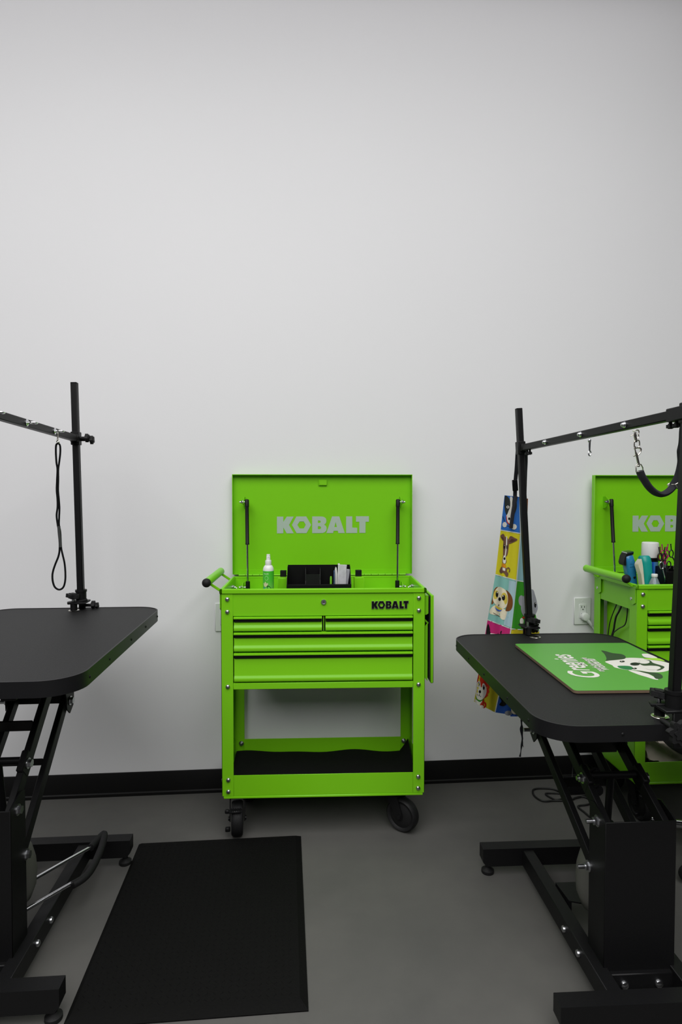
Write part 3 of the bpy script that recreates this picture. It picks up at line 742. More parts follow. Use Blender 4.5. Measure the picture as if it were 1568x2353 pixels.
    ink('brown', [(706,930),(740,862),(800,885),(848,915),(790,955),(708,978)]); ink('dbrown', [(715,950),(760,905),(840,918),(780,948)])
    ink('white', [(680,875),(692,875),(690,1000),(668,1175),(655,1175),(675,1000)])
    ink('white', [(650,1150),(672,1200),(668,1262),(645,1274),(626,1240),(635,1180)])
    ink('black', ell(650,1018,11,36)); ink('black', ell(688,1028,9,34)); ink('white', ell(653,1002,3,8)); ink('black', ell(652,1200,15,20))
    ink('brown', [(612,1320),(680,1340),(690,1390),(710,1420),(705,1455),(680,1468),(640,1410),(600,1420),(578,1385),(590,1350)])
    ink('orange', [(612,1268),(672,1288),(672,1342),(612,1322)]); ink('white', [(622,1332),(665,1345),(662,1386),(625,1375)])
    for i in range(7):
        a0, a1 = 3.6+i*0.55, 3.6+(i+1)*0.55
        ink('brown', [(708+30*math.cos(a0), 1370+42*math.sin(a0)), (708+30*math.cos(a1), 1370+42*math.sin(a1)), (708+16*math.cos(a1), 1370+26*math.sin(a1)), (708+16*math.cos(a0), 1370+26*math.sin(a0))]); depth[0] -= 1
    depth[0] = 2
    # cream dog with brown ears, teal panel
    ink('pale', [Zm(722,1525),Zm(832,1545),Zm(808,1800),Zm(775,2100),Zm(752,2235),Zm(640,2195),Zm(668,2000),Zm(700,1800)], I)
    ink('cream', [(440,1960),(520,1900),(650,1960),(690,1990),(660,2110),(610,2110),(560,2060),(480,2040),(430,2020)])
    ink('tan', [(550,1622),(500,1660),(478,1760),(455,1870),(468,1886),(492,1850),(510,1740),(540,1680)])
    ink('tan', [(675,1672),(740,1730),(775,1810),(772,1920),(735,1982),(668,1982),(690,1900),(700,1790)])
    ink('cream', [(560,1625),(620,1640),(680,1690),(705,1790),(690,1900),(640,1950),(560,1920),(500,1870),(478,1800),(500,1700)])
    ink('gold', ell(525,1745,38,70, rot=0.1)); ink('gold', ell(650,1800,48,90, rot=-0.1))
    ink('cream', [(575,1640),(620,1700),(600,1760),(660,1890),(600,1930),(520,1880),(490,1830),(550,1780)])
    ink('black', ell(540,1735,20,44)); ink('black', ell(637,1785,25,44)); ink('white', ell(544,1708,7,11)); ink('white', ell(630,1760,8,12)); ink('black', ell(580,1808,20,28))
    ink('black', [(568,1880),(574,1905),(562,1908),(550,1918),(560,1900)])
    ink('gold', [(510,1905),(560,1925),(618,1955),(590,1975),(530,1945)]); ink('blue', [(512,1925),(540,1955),(580,1972),(612,1962),(590,1990),(550,1985),(522,1958)])
    line([(1134,1408),(1150,1417)], 0.9, 'black')
    depth[0] = 2
    # pink panel dog ears
    ink('black', [(410,2180),(440,2280),(438,2352),(380,2352),(385,2240)]); ink('black', [(530,2352),(570,2300),(615,2280),(600,2352)]); ink('white', [(440,2320),(520,2330),(520,2400),(440,2400)])
    depth[0] = 2
    # grey dog, green panel
    ink('grey', ell(905,1830,42,80)); ink('grey', [(1010,1680),(1080,1665),(1110,1740),(1140,1850),(1150,1960),(1100,2060),(1030,2080),(940,2060),(900,1950),(920,1800)])
    ink('black', ell(1115,1895,16,42)); ink('white', ell(1122,1870,5,9)); ink('black', ell(1045,1955,26,22)); ink('red', [(930,2070),(1030,2095),(1100,2075),(1090,2100),(1030,2118),(930,2095)]); ink('white', ell(912,2140,28,50))
    depth[0] = 2
    # red and white dog, lower yellow panel
    ink('red', [(150,600),(172,480),(195,385),(225,410),(245,450),(325,510),(400,590),(400,650),(410,720),(395,760),(408,815),(380,850),(380,890),(345,920),(300,950),(285,965),(200,960),(130,900)], Zl)
    ink('cream', [(195,420),(215,400),(228,470),(200,480)], Zl); ink('cream', [(345,520),(392,585),(370,605),(330,560)], Zl)
    ink('white', [(140,650),(190,580),(215,600),(230,710),(250,710),(270,640),(300,640),(335,700),(350,780),(335,870),(290,945),(220,985),(150,950),(125,860),(128,760)], Zl)
    ink('black', ell(192,650,20,50), Zl); ink('black', ell(291,722,20,52), Zl); ink('white', ell(196,625,6,14), Zl); ink('white', ell(296,695,6,14), Zl); ink('black', ell(211,810,24,32), Zl)
    line([Zl(160,855), Zl(170,890), Zl(195,895), Zl(205,840), Zl(205,890), Zl(225,918), Zl(238,895)], 0.8, 'black')
    ink('green', [(125,880),(150,950),(200,985),(250,980),(288,960),(275,995),(220,1020),(170,1005),(130,950)], Zl)
    ink('white', [(115,960),(170,1005),(215,1022),(260,1000),(230,1090),(190,1090),(110,1020)], Zl)
    ink('red', [(295,960),(300,1020),(330,1030),(345,1070),(335,1120),(300,1155),(260,1140),(210,1095),(250,1020)], Zl); ink('white', ell(250,1120,45,30, rot=0.4), Zl); ink('gold', ell(303,1085,9,28), Zl)
    ink('black', [(620,930),(660,915),(655,870),(700,875),(760,960),(830,1030),(770,1055),(740,1090),(680,1110),(610,1080),(660,1010)], Zl)
    ink('grey', ell(805,1255,78,52), Zl); ink('cream', [(880,1100),(960,1140),(1025,1220),(1010,1275),(900,1270),(860,1190)], Zl); ink('orange', [(880,1095),(1010,1215),(960,1215),(885,1150)], Zl)
    ink('blue', [(845,1290),(1070,1290),(1070,1325),(845,1325)], Zl)
    b.build('apron_cloth', ml, R, off=org, auto=180)
    # straps
    S = lambda x, y, yy: at(1030+x*0.3431, 900+y*0.3431, y=yy)
    def ribbon(pts, w): 
        q = MB(); q.tube(smooth_path(pts, 5), w/2, 10, flat=0.22, side=(1,0,0)); return q
    q = ribbon([S(467,395,2.285), S(464,440,2.30), S(459,520,2.31), S(452,600,2.33), S(449,705,2.342)], 0.016); q.tube(smooth_path([S(467,395,2.285), S(480,372,2.262+0.014), S(505,380,2.255), S(523,400,2.25)], 5), 0.006, 8, flat=0.4, side=(1,0,0)); q.build('neck_strap', WEB, R, off=org)
    q = ribbon([S(523,400,2.25), S(524,470,2.28), S(520,560,2.30), S(516,705,2.35)], 0.012); q.build('neck_strap', WEB, R, off=org)
    q = MB(); q.bar(S(447,590,2.322), S(452,665,2.322), 0.022, 0.006, up=(0,1,0), bev=0.002); q.build('strap_slider', BLACKG, R, off=org)
    q = ribbon([S(456,700,2.335), S(440,780,2.332), S(428,860,2.332), S(422,915,2.333)], 0.015); q.build('strap_end', WEB, R, off=org)
    T = lambda x, y: at(1080+x*0.1105, 1500+y*0.1105, y=2.335)
    q = MB(); pts = [T(1080,1310), T(1078,1400), T(1072,1500), T(1062,1560), T(1070,1640), T(1085,1760), T(1090,1860), T(1075,1960), T(1062,2060), T(1045,2160)]
    q.tube(smooth_path(pts, 4), [0.0042*(0.75+0.35*math.sin(i*0.55)) for i in range(len(pts)*4-3)], 8, flat=0.5)
    pts2 = [T(1090,1310), T(1090,1400), T(1080,1500), T(1100,1600), T(1095,1750), T(1100,1900), T(1120,1965)]
    q.tube(smooth_path(pts2, 4), [0.0036*(0.8+0.3*math.sin(i*0.7+1)) * (1 if i < 18 else 0.5) for i in range(len(pts2)*4-3)], 8, flat=0.5)
    q.build('waist_tie', WEB, R, off=org)
apron()

# ------------------------------------------------------------------ printed board on the right table
def text_mesh(b, s, size, fmap, bold=0.0, shear=0.0, sx=1.0, depth=(0,0,0), center=False):
    cu = bpy.data.curves.new('t', 'FONT'); cu.body = s; cu.size = size; cu.offset = bold; cu.shear = shear; cu.resolution_u = 4
    ob = bpy.data.objects.new('t', cu); me = bpy.data.meshes.new_from_object(ob)
    xs = [v.co.x for v in me.vertices]; w = max(xs)-min(xs) if xs else 0; x0 = min(xs) if xs else 0
    vs = [b.bm.verts.new(fmap((v.co.x-x0-(w/2 if center else 0))*sx, v.co.y)) for v in me.vertices]
    for p in me.polygons:
        try: b.bm.faces.new([vs[i] for i in p.vertices])
        except ValueError: pass
    bpy.data.objects.remove(ob); bpy.data.curves.remove(cu); bpy.data.meshes.remove(me)
    return w*sx
def board():
    zt = 0.7722; cen = Vector((0.952, 1.806, 0.7645)); rz = math.radians(-2.4)
    R = thing('printed_board', cen, 'bright green board printed with white lettering and a dog, lying on the grooming table', 'board', rz=rz)
    W, D = 0.400, 0.507
    b = MB(); b.prism([rrect(W, D, 0.012, 5)], lambda u, v: Vector((u, v, 0)), (0,0,0.0075)); b.build('board_core', mat('brown_fibreboard', srgb(112,92,74), 0.8, var=0.15, vscale=80), R)
    b = MB(); b.prism([rrect(W-0.0005, D-0.0005, 0.012, 5)], lambda u, v: Vector((u, v, 0.0075)), (0,0,0.0008)); fc = b.build('board_face', mat('board_green', (0.088, 0.335, 0.040), 0.45, var=0.03), R)
    inv = (Matrix.Translation(cen) @ Matrix.Rotation(rz, 4, 'Z')).inverted()
    zo = [0]
    Z = lambda x, y: (1250+x*0.20281, 1480+y*0.20281)
    def bp(px, py): 
        p = inv @ at(px, py, z=cen.z+0.0083); p.z = 0.0084+0.00006*zo[0]; return p
    layers = {k: MB() for k in ('white', 'dark', 'mid', 'black', 'lime')}
    def ink(k, pts):
        zo[0] += 1; layers[k].prism([soft(pts)], lambda u, v: bp(*Z(u, v)), (0,0,0))
    # dog head, side by side with the lettering
    ink('white', [(700,205),(730,190),(930,158),(1100,160),(1250,178),(1380,205),(1490,240),(1490,262),(1420,298),(1330,318),(1200,318),(1080,300),(940,292),(860,278),(800,262),(775,240)])
    ink('dark', [(652,75),(700,80),(780,102),(870,112),(915,128),(930,150),(915,168),(850,178),(760,186),(705,188),(712,165),(690,115)])
    ink('white', [(960,298),(1060,308),(1150,322),(1250,372),(1300,404),(1250,400),(1160,372),(1070,345)])
    ink('dark', [(1050,300),(1180,318),(1290,328),(1340,352),(1350,378),(1330,392),(1280,396),(1255,380),(1240,358),(1190,340),(1120,322)])
    ink('mid', [(835,252),(880,246),(970,250),(1010,268),(1000,290),(940,290),(870,276)])
    ink('black', ell(890,198,30,10)); ink('white', ell(885,195,8,3)); ink('black', ell(1030,278,28,9)); ink('white', ell(1024,275,8,3))
    ink('dark', [(1095,190),(1200,186),(1240,215),(1320,240),(1370,262),(1330,292),(1280,300),(1330,270),(1230,245),(1130,245),(1080,215)])
    ink('white', ell(1140,205,62,20)); ink('white', ell(1240,272,85,24)); ink('black', ell(1035,228,55,17))
    ink('white', [(1112,118),(1150,112),(1200,118),(1290,160),(1200,160),(1140,150)]); ink('lime', [(1130,168),(1230,162),(1310,166),(1370,196),(1250,184)])
    ink('dark', [(1425,290),(1490,262),(1492,294),(1420,296)])
    # lettering: baseline runs away from the camera, tops face left
    o0 = inv @ at(1382, 1556.5, z=cen.z+0.0083)      # lower-left foot of the first letter
    o1 = inv @ at(1315, 1505.5, z=cen.z+0.0083)
    ax = Vector((o1.x-o0.x, o1.y-o0.y)); L = ax.length; ax.normalize(); an = Vector((-ax.y, ax.x))
    if an.x > 0: an = -an
    def fm(ox, oy, z): return lambda u, v: Vector((o0.x+ax.x*(u+ox)+an.x*(v+oy), o0.y+ax.y*(u+ox)+an.y*(v+oy), z))
    lt = MB()
    w0 = text_mesh(MB(), 'reenies', 0.1, lambda u, v: Vector((0,0,0)), 0.0015)
    text_mesh(lt, 'G', 0.118, fm(-0.004, -0.002, 0.0090), 0.0015, 0.15, 0.80)
    text_mesh(lt, 'reenies', 0.098, fm(0.066, 0.008, 0.0090), 0.0018, 0.12, (L-0.066)/w0*0.1/0.098*1.02)
    t0 = inv @ at(1364, 1540, z=cen.z+0.0083); dx, dy = Vector((t0.x-o0.x, t0.y-o0.y)).dot(ax), Vector((t0.x-o0.x, t0.y-o0.y)).dot(an)
    tp = inv @ at(1352, 1531, z=cen.z+0.0083); v2 = Vector((tp.x-o0.x, tp.y-o0.y)); text_mesh(lt, 'the', 0.030, fm(v2.dot(ax), v2.dot(an), 0.0090), 0.0009, 0.3, 1.1)
    tp = inv @ at(1391, 1543.5, z=cen.z+0.0083); v2 = Vector((tp.x-o0.x, tp.y-o0.y)); q1 = inv @ at(1337, 1512, z=cen.z+0.0083); l1 = (Vector((q1.x-tp.x, q1.y-tp.y))).length
    wt = text_mesh(MB(), 'mouth-loving-made', 0.1, lambda u, v: Vector((0,0,0)))
    text_mesh(lt, 'mouth-loving-made', 0.030, fm(v2.dot(ax), v2.dot(an), 0.0090), 0.0005, 0.2, l1/wt*0.1/0.030)
    tp = inv @ at(1401, 1540, z=cen.z+0.0083); v2 = Vector((tp.x-o0.x, tp.y-o0.y)); q1 = inv @ at(1360, 1514, z=cen.z+0.0083); l1 = (Vector((q1.x-tp.x, q1.y-tp.y))).length
    wt = text_mesh(MB(), 'Wonderful', 0.1, lambda u, v: Vector((0,0,0)))
    text_mesh(lt, 'Wonderful', 0.038, fm(v2.dot(ax), v2.dot(an), 0.0090), 0.0009, 0.2, l1/wt*0.1/0.038)
    lt.build('lettering', mat('board_letter_white', srgb(222,220,212), 0.5), fc)
    cmap = dict(white=srgb(225,222,214), dark=srgb(40,66,36), mid=srgb(30,120,62), black=srgb(14,24,14), lime=srgb(160,215,60))
    for k, pb in layers.items(): pb.build('print', mat('board_ink_'+k, cmap[k], 0.5), fc)
board()

# ------------------------------------------------------------------ outlets, plug and cords
def outlet(cx, label, hidden):
    y = wall_y(cx); org = (cx, y, 0.765)
    R = thing('wall_outlet', org, label, 'outlet')
    b = MB(); b.box(cx-0.040, cx+0.040, y-0.007, y, 0.703, 0.827, 0.003); b.build('cover_plate', OUTLETM, R, off=org)
    b = MB(); b.box(cx-0.0175, cx+0.0175, y-0.0095, y-0.004, 0.732, 0.798, 0.0015); f = b.build('receptacle', OUTLETM, R, off=org)
    for zc in (0.782, 0.748):
        q = MB()
        for sx, hh in ((-0.0065, 0.0045), (0.0065, 0.0038)): q.box(cx+sx-0.0013, cx+sx+0.0013, y-0.0100, y-0.0088, zc-hh+0.003, zc+hh+0.003)
        q.cyl((cx, y-0.0100, zc-0.0085), (cx, y-0.0088, zc-0.0085), 0.0028, seg=12)
        q.build('slot', SLOT, f, off=(0,0,0))
    for zc in (0.813, 0.717):
        q = MB(); q.ball((cx, y-0.007, zc), 0.003, (1,0.4,1), 10); q.build('screw', OUTLETM, R, off=org)
    return R
outlet(-0.309, 'white wall outlet half hidden behind the left edge of the central green cart', True)
outlet(1.297, 'white wall outlet with a plug in it, left of the cart behind the right table', False)
def plug_cord():
    y = wall_y(1.3)-0.0102; org = (1.303, y, 0.742)
    R = thing('power_cable', org, 'white power cord with round plug in the wall outlet', 'cord')
    W = at
    b = MB(); b.lathe([(0.0175,0),(0.0185,0.004),(0.0185,0.014),(0.016,0.022),(0.010,0.024),(0.001,0.024)], (1.303, y, 0.742), (0,-1,0), 28)
    b.tube(smooth_path([(1.308,y-0.014,0.733),(1.320,y-0.016,0.718),(1.331,y-0.016,0.703)], 5), [0.0085,0.0085,0.008,0.0078,0.0075,0.007,0.0068,0.0065,0.006,0.006,0.0055], 12)
    b.build('plug', OUTLETM, R, off=org)
    b = MB(); b.tube(smooth_path([(1.329,y-0.016,0.706),(1.346,y-0.016,0.680),(1.37,y-0.015,0.64),(1.40,y-0.012,0.55),(1.42,y-0.012,0.40)], 6), 0.0038, 10); b.build('cable', OUTLETM, R, off=org)
plug_cord()
CABLE = mat('black_cable', (0.006, 0.006, 0.006), 0.45)
Zc = lambda x, y, xx: at(1300+x*0.17092, 1080+y*0.17092, x=xx)
def cable(label, pts, r, grp=None):
    b = MB(); P = smooth_path(pts, 6); b.tube(P, r, 10); o = b.build('power_cable', CABLE, org=tuple(P[-1])); tag(o, label, 'cable', grp); return o
XS = 1.336
cable('thin black cable nearest the wall, hanging under the cart side', [Zc(695,1770,XS), Zc(690,1800,XS), Zc(662,1870,XS), Zc(622,1970,XS), Zc(592,2080,XS), Zc(572,2230,XS), Zc(560,2330,XS), Vector((XS-0.01, 2.49, 0.45)), Vector((XS-0.03, 2.50, 0.25))], 0.0022)
cable('thicker black cable, middle of the three hanging under the cart side', [Zc(765,1785,XS), Zc(755,1820,XS), Zc(720,1900,XS), Zc(682,1970,XS), Zc(662,2060,XS), Zc(650,2140,XS), Zc(620,2245,XS), Zc(600,2320,XS), Vector((XS-0.012, 2.46, 0.45)), Vector((XS-0.03, 2.47, 0.25))], 0.0040)
cable('thin bent black cable nearest the drawers, hanging under the cart side', [Zc(838,1810,XS), Zc(834,1850,XS), Zc(828,1960,XS), Zc(812,2050,XS), Zc(785,2095,XS), Zc(720,2130,XS), Zc(655,2180,XS), Zc(636,2230,XS)], 0.0024)
ad = MB(); pA = at(1307, 1828, z=0.0); pB = at(1358, 1828, z=0.0)
ad.box(pA.x, pB.x, pA.y, pA.y+0.07, 0, 0.052, 0.004); 
for i in range(4): ad.box(pA.x+0.012+i*0.02, pA.x+0.024+i*0.02, pA.y+0.02, pA.y+0.05, 0.051, 0.053)
tag(ad.build('power_strip', BLACK, org=((pA.x+pB.x)/2, pA.y+0.035, 0)), 'black power box on the floor behind the legs of the right grooming table', 'power strip')
fz = lambda x, y: at(1080+x*0.31122, 1660+y*0.31122, z=0.0045)
cable('black cord lying in loose loops on the floor behind the right grooming table',
      [fz(890,700), fz(850,665), fz(800,620), fz(870,607), fz(900,590), fz(860,555), fz(800,552), fz(740,575), fz(620,578), fz(540,580), fz(480,545), fz(466,505), fz(500,488), fz(600,490), fz(670,515), fz(700,545), fz(690,560), fz(640,572), fz(580,545), fz(562,525), fz(620,522), fz(690,530), fz(760,560), fz(860,540)], 0.0038)
cb = MB(); P = smooth_path([at(1318,1752,y=2.56), at(1316,1775,y=2.55), at(1315,1800,y=2.52), (pA.x+0.03, pA.y+0.055, 0.0525)], 5); cb.tube(P, 0.0018, 8)
tag(cb.build('power_cable', CABLE, org=tuple(P[-1])), 'thin black wire rising from the power box toward the baseboard', 'cable')

# ------------------------------------------------------------------ floor mat
def floor_mat():
    cx, cy, rz = -0.276, 1.876, math.radians(0.9)
    b = MB(); W, D, T, B_ = 0.598, 0.780, 0.013, 0.030
    o = [(-W/2,-D/2),(W/2,-D/2),(W/2,D/2),(-W/2,D/2)]; i_ = [(-W/2+0.012,-D/2+B_),(W/2-B_*0.7,-D/2+B_),(W/2-B_*0.7,D/2-0.012),(-W/2+0.012,D/2-0.012)]
    b._v([(x,y,0) for x,y in o]+[(x,y,0.003) for x,y in o]+[(x,y,T) for x,y in i_],
         [(0,3,2,1),(0,1,5,4),(1,2,6,5),(2,3,7,6),(3,0,4,7),(4,5,9,8),(5,6,10,9),(6,7,11,10),(7,4,8,11),(8,9,10,11)])
    # raised diamond-plate tread
    for r in range(38):
        for c in range(28):
            x = i_[0][0]+0.014+c*0.0195; y = i_[0][1]+0.012+r*0.0190
            if x > i_[1][0]-0.008 or y > i_[2][1]-0.008: continue
            a = math.radians(45 if (r+c) % 2 else -45); u = Vector((math.cos(a), math.sin(a), 0)); v = Vector((-u.y, u.x, 0)); p = Vector((x, y, T))
            b._v([p-u*0.0065, p-v*0.0016, p+u*0.0065, p+v*0.0016, p+Vector((0,0,0.0012))-u*0.003, p+Vector((0,0,0.0012))+u*0.003], [(0,1,4),(1,5,4),(1,2,5),(2,3,5),(3,4,5),(3,0,4)])
    m = b.build('floor_mat', MATM, auto=20); m.location = (cx, cy, 0.0); m.rotation_euler = (0,0,rz)
    tag(m, 'black rubber anti-fatigue mat with diamond tread lying on the floor before the cart', 'floor mat')
floor_mat()

# ------------------------------------------------------------------ things in the central cart
TRAY = 0.8515
def spray_bottle():
    o = incart(cart, -0.214, -0.060, TRAY)
    R = thing('spray_bottle', o, 'white spray bottle with green label standing in the central cart', 'bottle')
    b = MB(); b.lathe([(0.018,0.0),(0.0205,0.003),(0.0208,0.149),(0.0200,0.157),(0.0165,0.165),(0.0125,0.1685)], (0,0,0), (0,0,1), 32); b.build('bottle_body', WHITEP, R)
    b = MB(); b.lathe([(0.0212,0.012),(0.0213,0.013),(0.0213,0.1465),(0.0212,0.1470)], (0,0,0), (0,0,1), 40)
    gm = mat('label_green', srgb(70,165,40), 0.4); nt = gm.node_tree; bs = nt.nodes['Principled BSDF']
    tc = nt.nodes.new('ShaderNodeTexCoord'); sp = nt.nodes.new('ShaderNodeSeparateXYZ'); nt.links.new(tc.outputs['Object'], sp.inputs[0])
    cr = nt.nodes.new('ShaderNodeValToRGB'); mr = nt.nodes.new('ShaderNodeMapRange'); mr.inputs['From Min'].default_value = 0.0; mr.inputs['From Max'].default_value = 0.147
    nt.links.new(sp.outputs['Z'], mr.inputs['Value']); nt.links.new(mr.outputs['Result'], cr.inputs['Fac'])
    e = cr.color_ramp.elements; e[0].position = 0.15; e[0].color = (*srgb(190,210,185),1); e[1].position = 0.95; e[1].color = (*srgb(62,180,38),1)
    for p, c in ((0.22, srgb(130,190,100)), (0.55, srgb(110,190,80)), (0.75, srgb(75,185,50))): q = e.new(p); q.color = (*c,1)
    nt.links.new(cr.outputs['Color'], bs.inputs['Base Color'])
    lb = b.build('bottle_label', gm, R)
    rad = 0.0215
    def cylmap(x0, z0, rr=rad): return lambda u, v: Vector((rr*math.sin((x0+u)/rr), -rr*math.cos((x0+u)/rr), z0+v))
    w = MB(); text_mesh(w, 'TROPI', 0.0085, cylmap(-0.021, 0.1335), 0.0003, sx=0.95)
    for k in range(16):
        a0, a1 = 2*PI*k/16, 2*PI*(k+1)/16; f = cylmap(-0.007, 0.120)
        w._v([f(0.0075*math.cos(a0), 0.0085*math.sin(a0)), f(0.0075*math.cos(a1), 0.0085*math.sin(a1)), f(0.0062*math.cos(a1), 0.0072*math.sin(a1)), f(0.0062*math.cos(a0), 0.0072*math.sin(a0))], [(0,1,2,3)])
    w.build('label_lettering', mat('label_pale', srgb(170,220,150), 0.5), lb)
    f = cylmap(0, 0.036, rad+0.0003)
    q = MB(); [q.prism([ell(x_, z_, 0.0035, 0.0085, rot=r_)], f, (0,0,0)) for x_, z_, r_ in ((-0.016,0.058,0.5),(-0.011,0.062,0.1),(-0.006,0.058,-0.5))]; q.prism([ell(-0.012,0.030,0.006,0.010)], f, (0,0,0)); q.build('flower_print', mat('label_cream', srgb(214,208,170), 0.5), lb)
    q = MB(); q.prism([soft([(-0.006,0.044),(0.000,0.046),(0.008,0.040),(0.013,0.032),(0.004,0.032),(-0.003,0.034)])], cylmap(0,0.046,rad+0.0005), (0,0,0)); q.build('leaf_print', mat('label_dark_leaf', srgb(26,96,24), 0.5), lb)
    q = MB(); q.prism([ell(-0.0165,0.030,0.005,0.006)], cylmap(0,0.048,rad+0.0006), (0,0,0)); q.build('badge_print', mat('label_blue', srgb(40,130,190), 0.5), lb)
    b = MB(); b.lathe([(0.0115,0.1685),(0.0122,0.170),(0.0118,0.186),(0.0112,0.1875),(0.0085,0.1875),(0.0078,0.194),(0.0072,0.206),(0.0065,0.207)], (0,0,0), (0,0,1), 24); sp_ = b.build('spray_pump', WHITEP, R)
    b = MB(); b.lathe([(0.0064,0.2065),(0.0072,0.2075),(0.0072,0.210),(0.0060,0.211)], (0,0,0), (0,0,1), 20); b.box(-0.0015,0.0015,-0.0085,-0.006,0.200,0.204); b.build('nozzle', WHITEP, sp_)
spray_bottle()
PLB = mat('black_plastic', (0.0035, 0.0035, 0.0035), 0.4, spec=0.25)
def organizer():
    o = incart(cart, -0.017, -0.02, TRAY)
    R = thing('desk_organizer', o, 'black compartment organizer standing in the central cart', 'organizer')
    X0, X1, Y0, Y1 = -0.126, 0.126, -0.052, 0.058; t = 0.002
    rz = lambda: None
    b = MB()
    b.box(X0, X1, Y0, Y1, 0, t); b.box(X0, X1, Y0, Y0+t, 0, 0.092, 0.0006); b.box(X0, X1, Y1-t, Y1, 0, 0.158, 0.0006)
    for x in (X0, X1-t):
        b.prism([[(Y0,0),(Y1,0),(Y1,0.158),(Y0+0.078,0.152),(Y0,0.092)]], lambda u, v, x=x: Vector((x, u, v)), (t,0,0))
    sh = b.build('organizer_body', PLB, R)
    b = MB()
    for x in (-0.054, 0.004, 0.062): b.prism([[(Y0+0.03,0),(Y1,0),(Y1,0.150),(Y0+0.075,0.145),(Y0+0.03,0.09)]], lambda u, v, x=x: Vector((x, u, v)), (0.0016,0,0))
    b.box(-0.053, 0.004, Y0+0.04, Y0+0.0416, 0, 0.128); b.box(X0, X1, Y0+0.030, Y0+0.0316, 0, 0.090)
    b.build('divider', mat('black_plastic_divider', (0.009,0.010,0.009), 0.4, spec=0.3), R)
    R.rotation_euler = (0,0,cart.rotation_euler.z)
    return o
oo = organizer()
PAPER = mat('clear_packet', (0.62, 0.62, 0.65), 0.25, var=0.25, vscale=60)
def packet(name, label, cat, x, w, h, tilt, m, ytilt=0.06, extra=None, z=0.003):
    o = incart(cart, -0.017+x, 0.012, TRAY+z); b = MB()
    n = 6
    for k in range(2): pass
    b.box(-w/2, w/2, -0.0015, 0.0015, 0, h, 0.0008)
    b.box(-w/2-0.0008, w/2+0.0008, -0.0012, 0.0012, h-0.006, h+0.001, 0.0004)
    ob = b.build(name, m); ob.location = o; ob.rotation_euler = (ytilt, tilt, -0.1); tag(ob, label, cat); return ob
packet('packet', 'clear-wrapped silver packet, wide one in the organizer of the central cart', 'packet', 0.092, 0.030, 0.158, 0.03, PAPER)
packet('packet', 'narrow silver-grey packet leaning at the right end of the organizer', 'packet', 0.101, 0.012, 0.140, 0.13, mat('silver_packet', (0.42,0.42,0.46), 0.3, var=0.4, vscale=80), 0.02)
packet('strip', 'tall white strip standing beside the silver packet in the organizer', 'strip', 0.077, 0.006, 0.162, 0.02, WHITEP, 0.03)
def comb():
    o = incart(cart, -0.017+0.067, 0.004, TRAY+0.003); R = thing('comb', o, 'pale blue and white comb standing in the organizer of the central cart', 'comb')
    b = MB(); b.prism([[(0.0,0),(0.006,0),(0.008,0.06),(0.0075,0.12),(0.004,0.146),(0.0,0.150),(-0.003,0.14),(-0.002,0.08)]], lambda u, v: Vector((u, 0, v)), (0,0.003,0)); b.build('spine', WHITEP, R)
    b = MB()
    for k in range(26): b.bar((0.0,0.0015,0.02+k*0.0046), (-0.0075,0.0015,0.018+k*0.0046), 0.0022, 0.0026)
    b.build('teeth', mat('comb_blue', srgb(120,165,230), 0.4), R)
comb()
b = MB(); b.lathe([(0.0045,0),(0.0045,0.105),(0.003,0.112),(0.001,0.113)], (0,0,0), (0,0,1), 12); g_ = b.build('marker', mat('marker_green', srgb(110,190,40), 0.4)); g_.location = incart(cart, 0.031, 0.000, TRAY+0.003); tag(g_, 'slim green marker standing in a compartment of the organizer', 'marker')

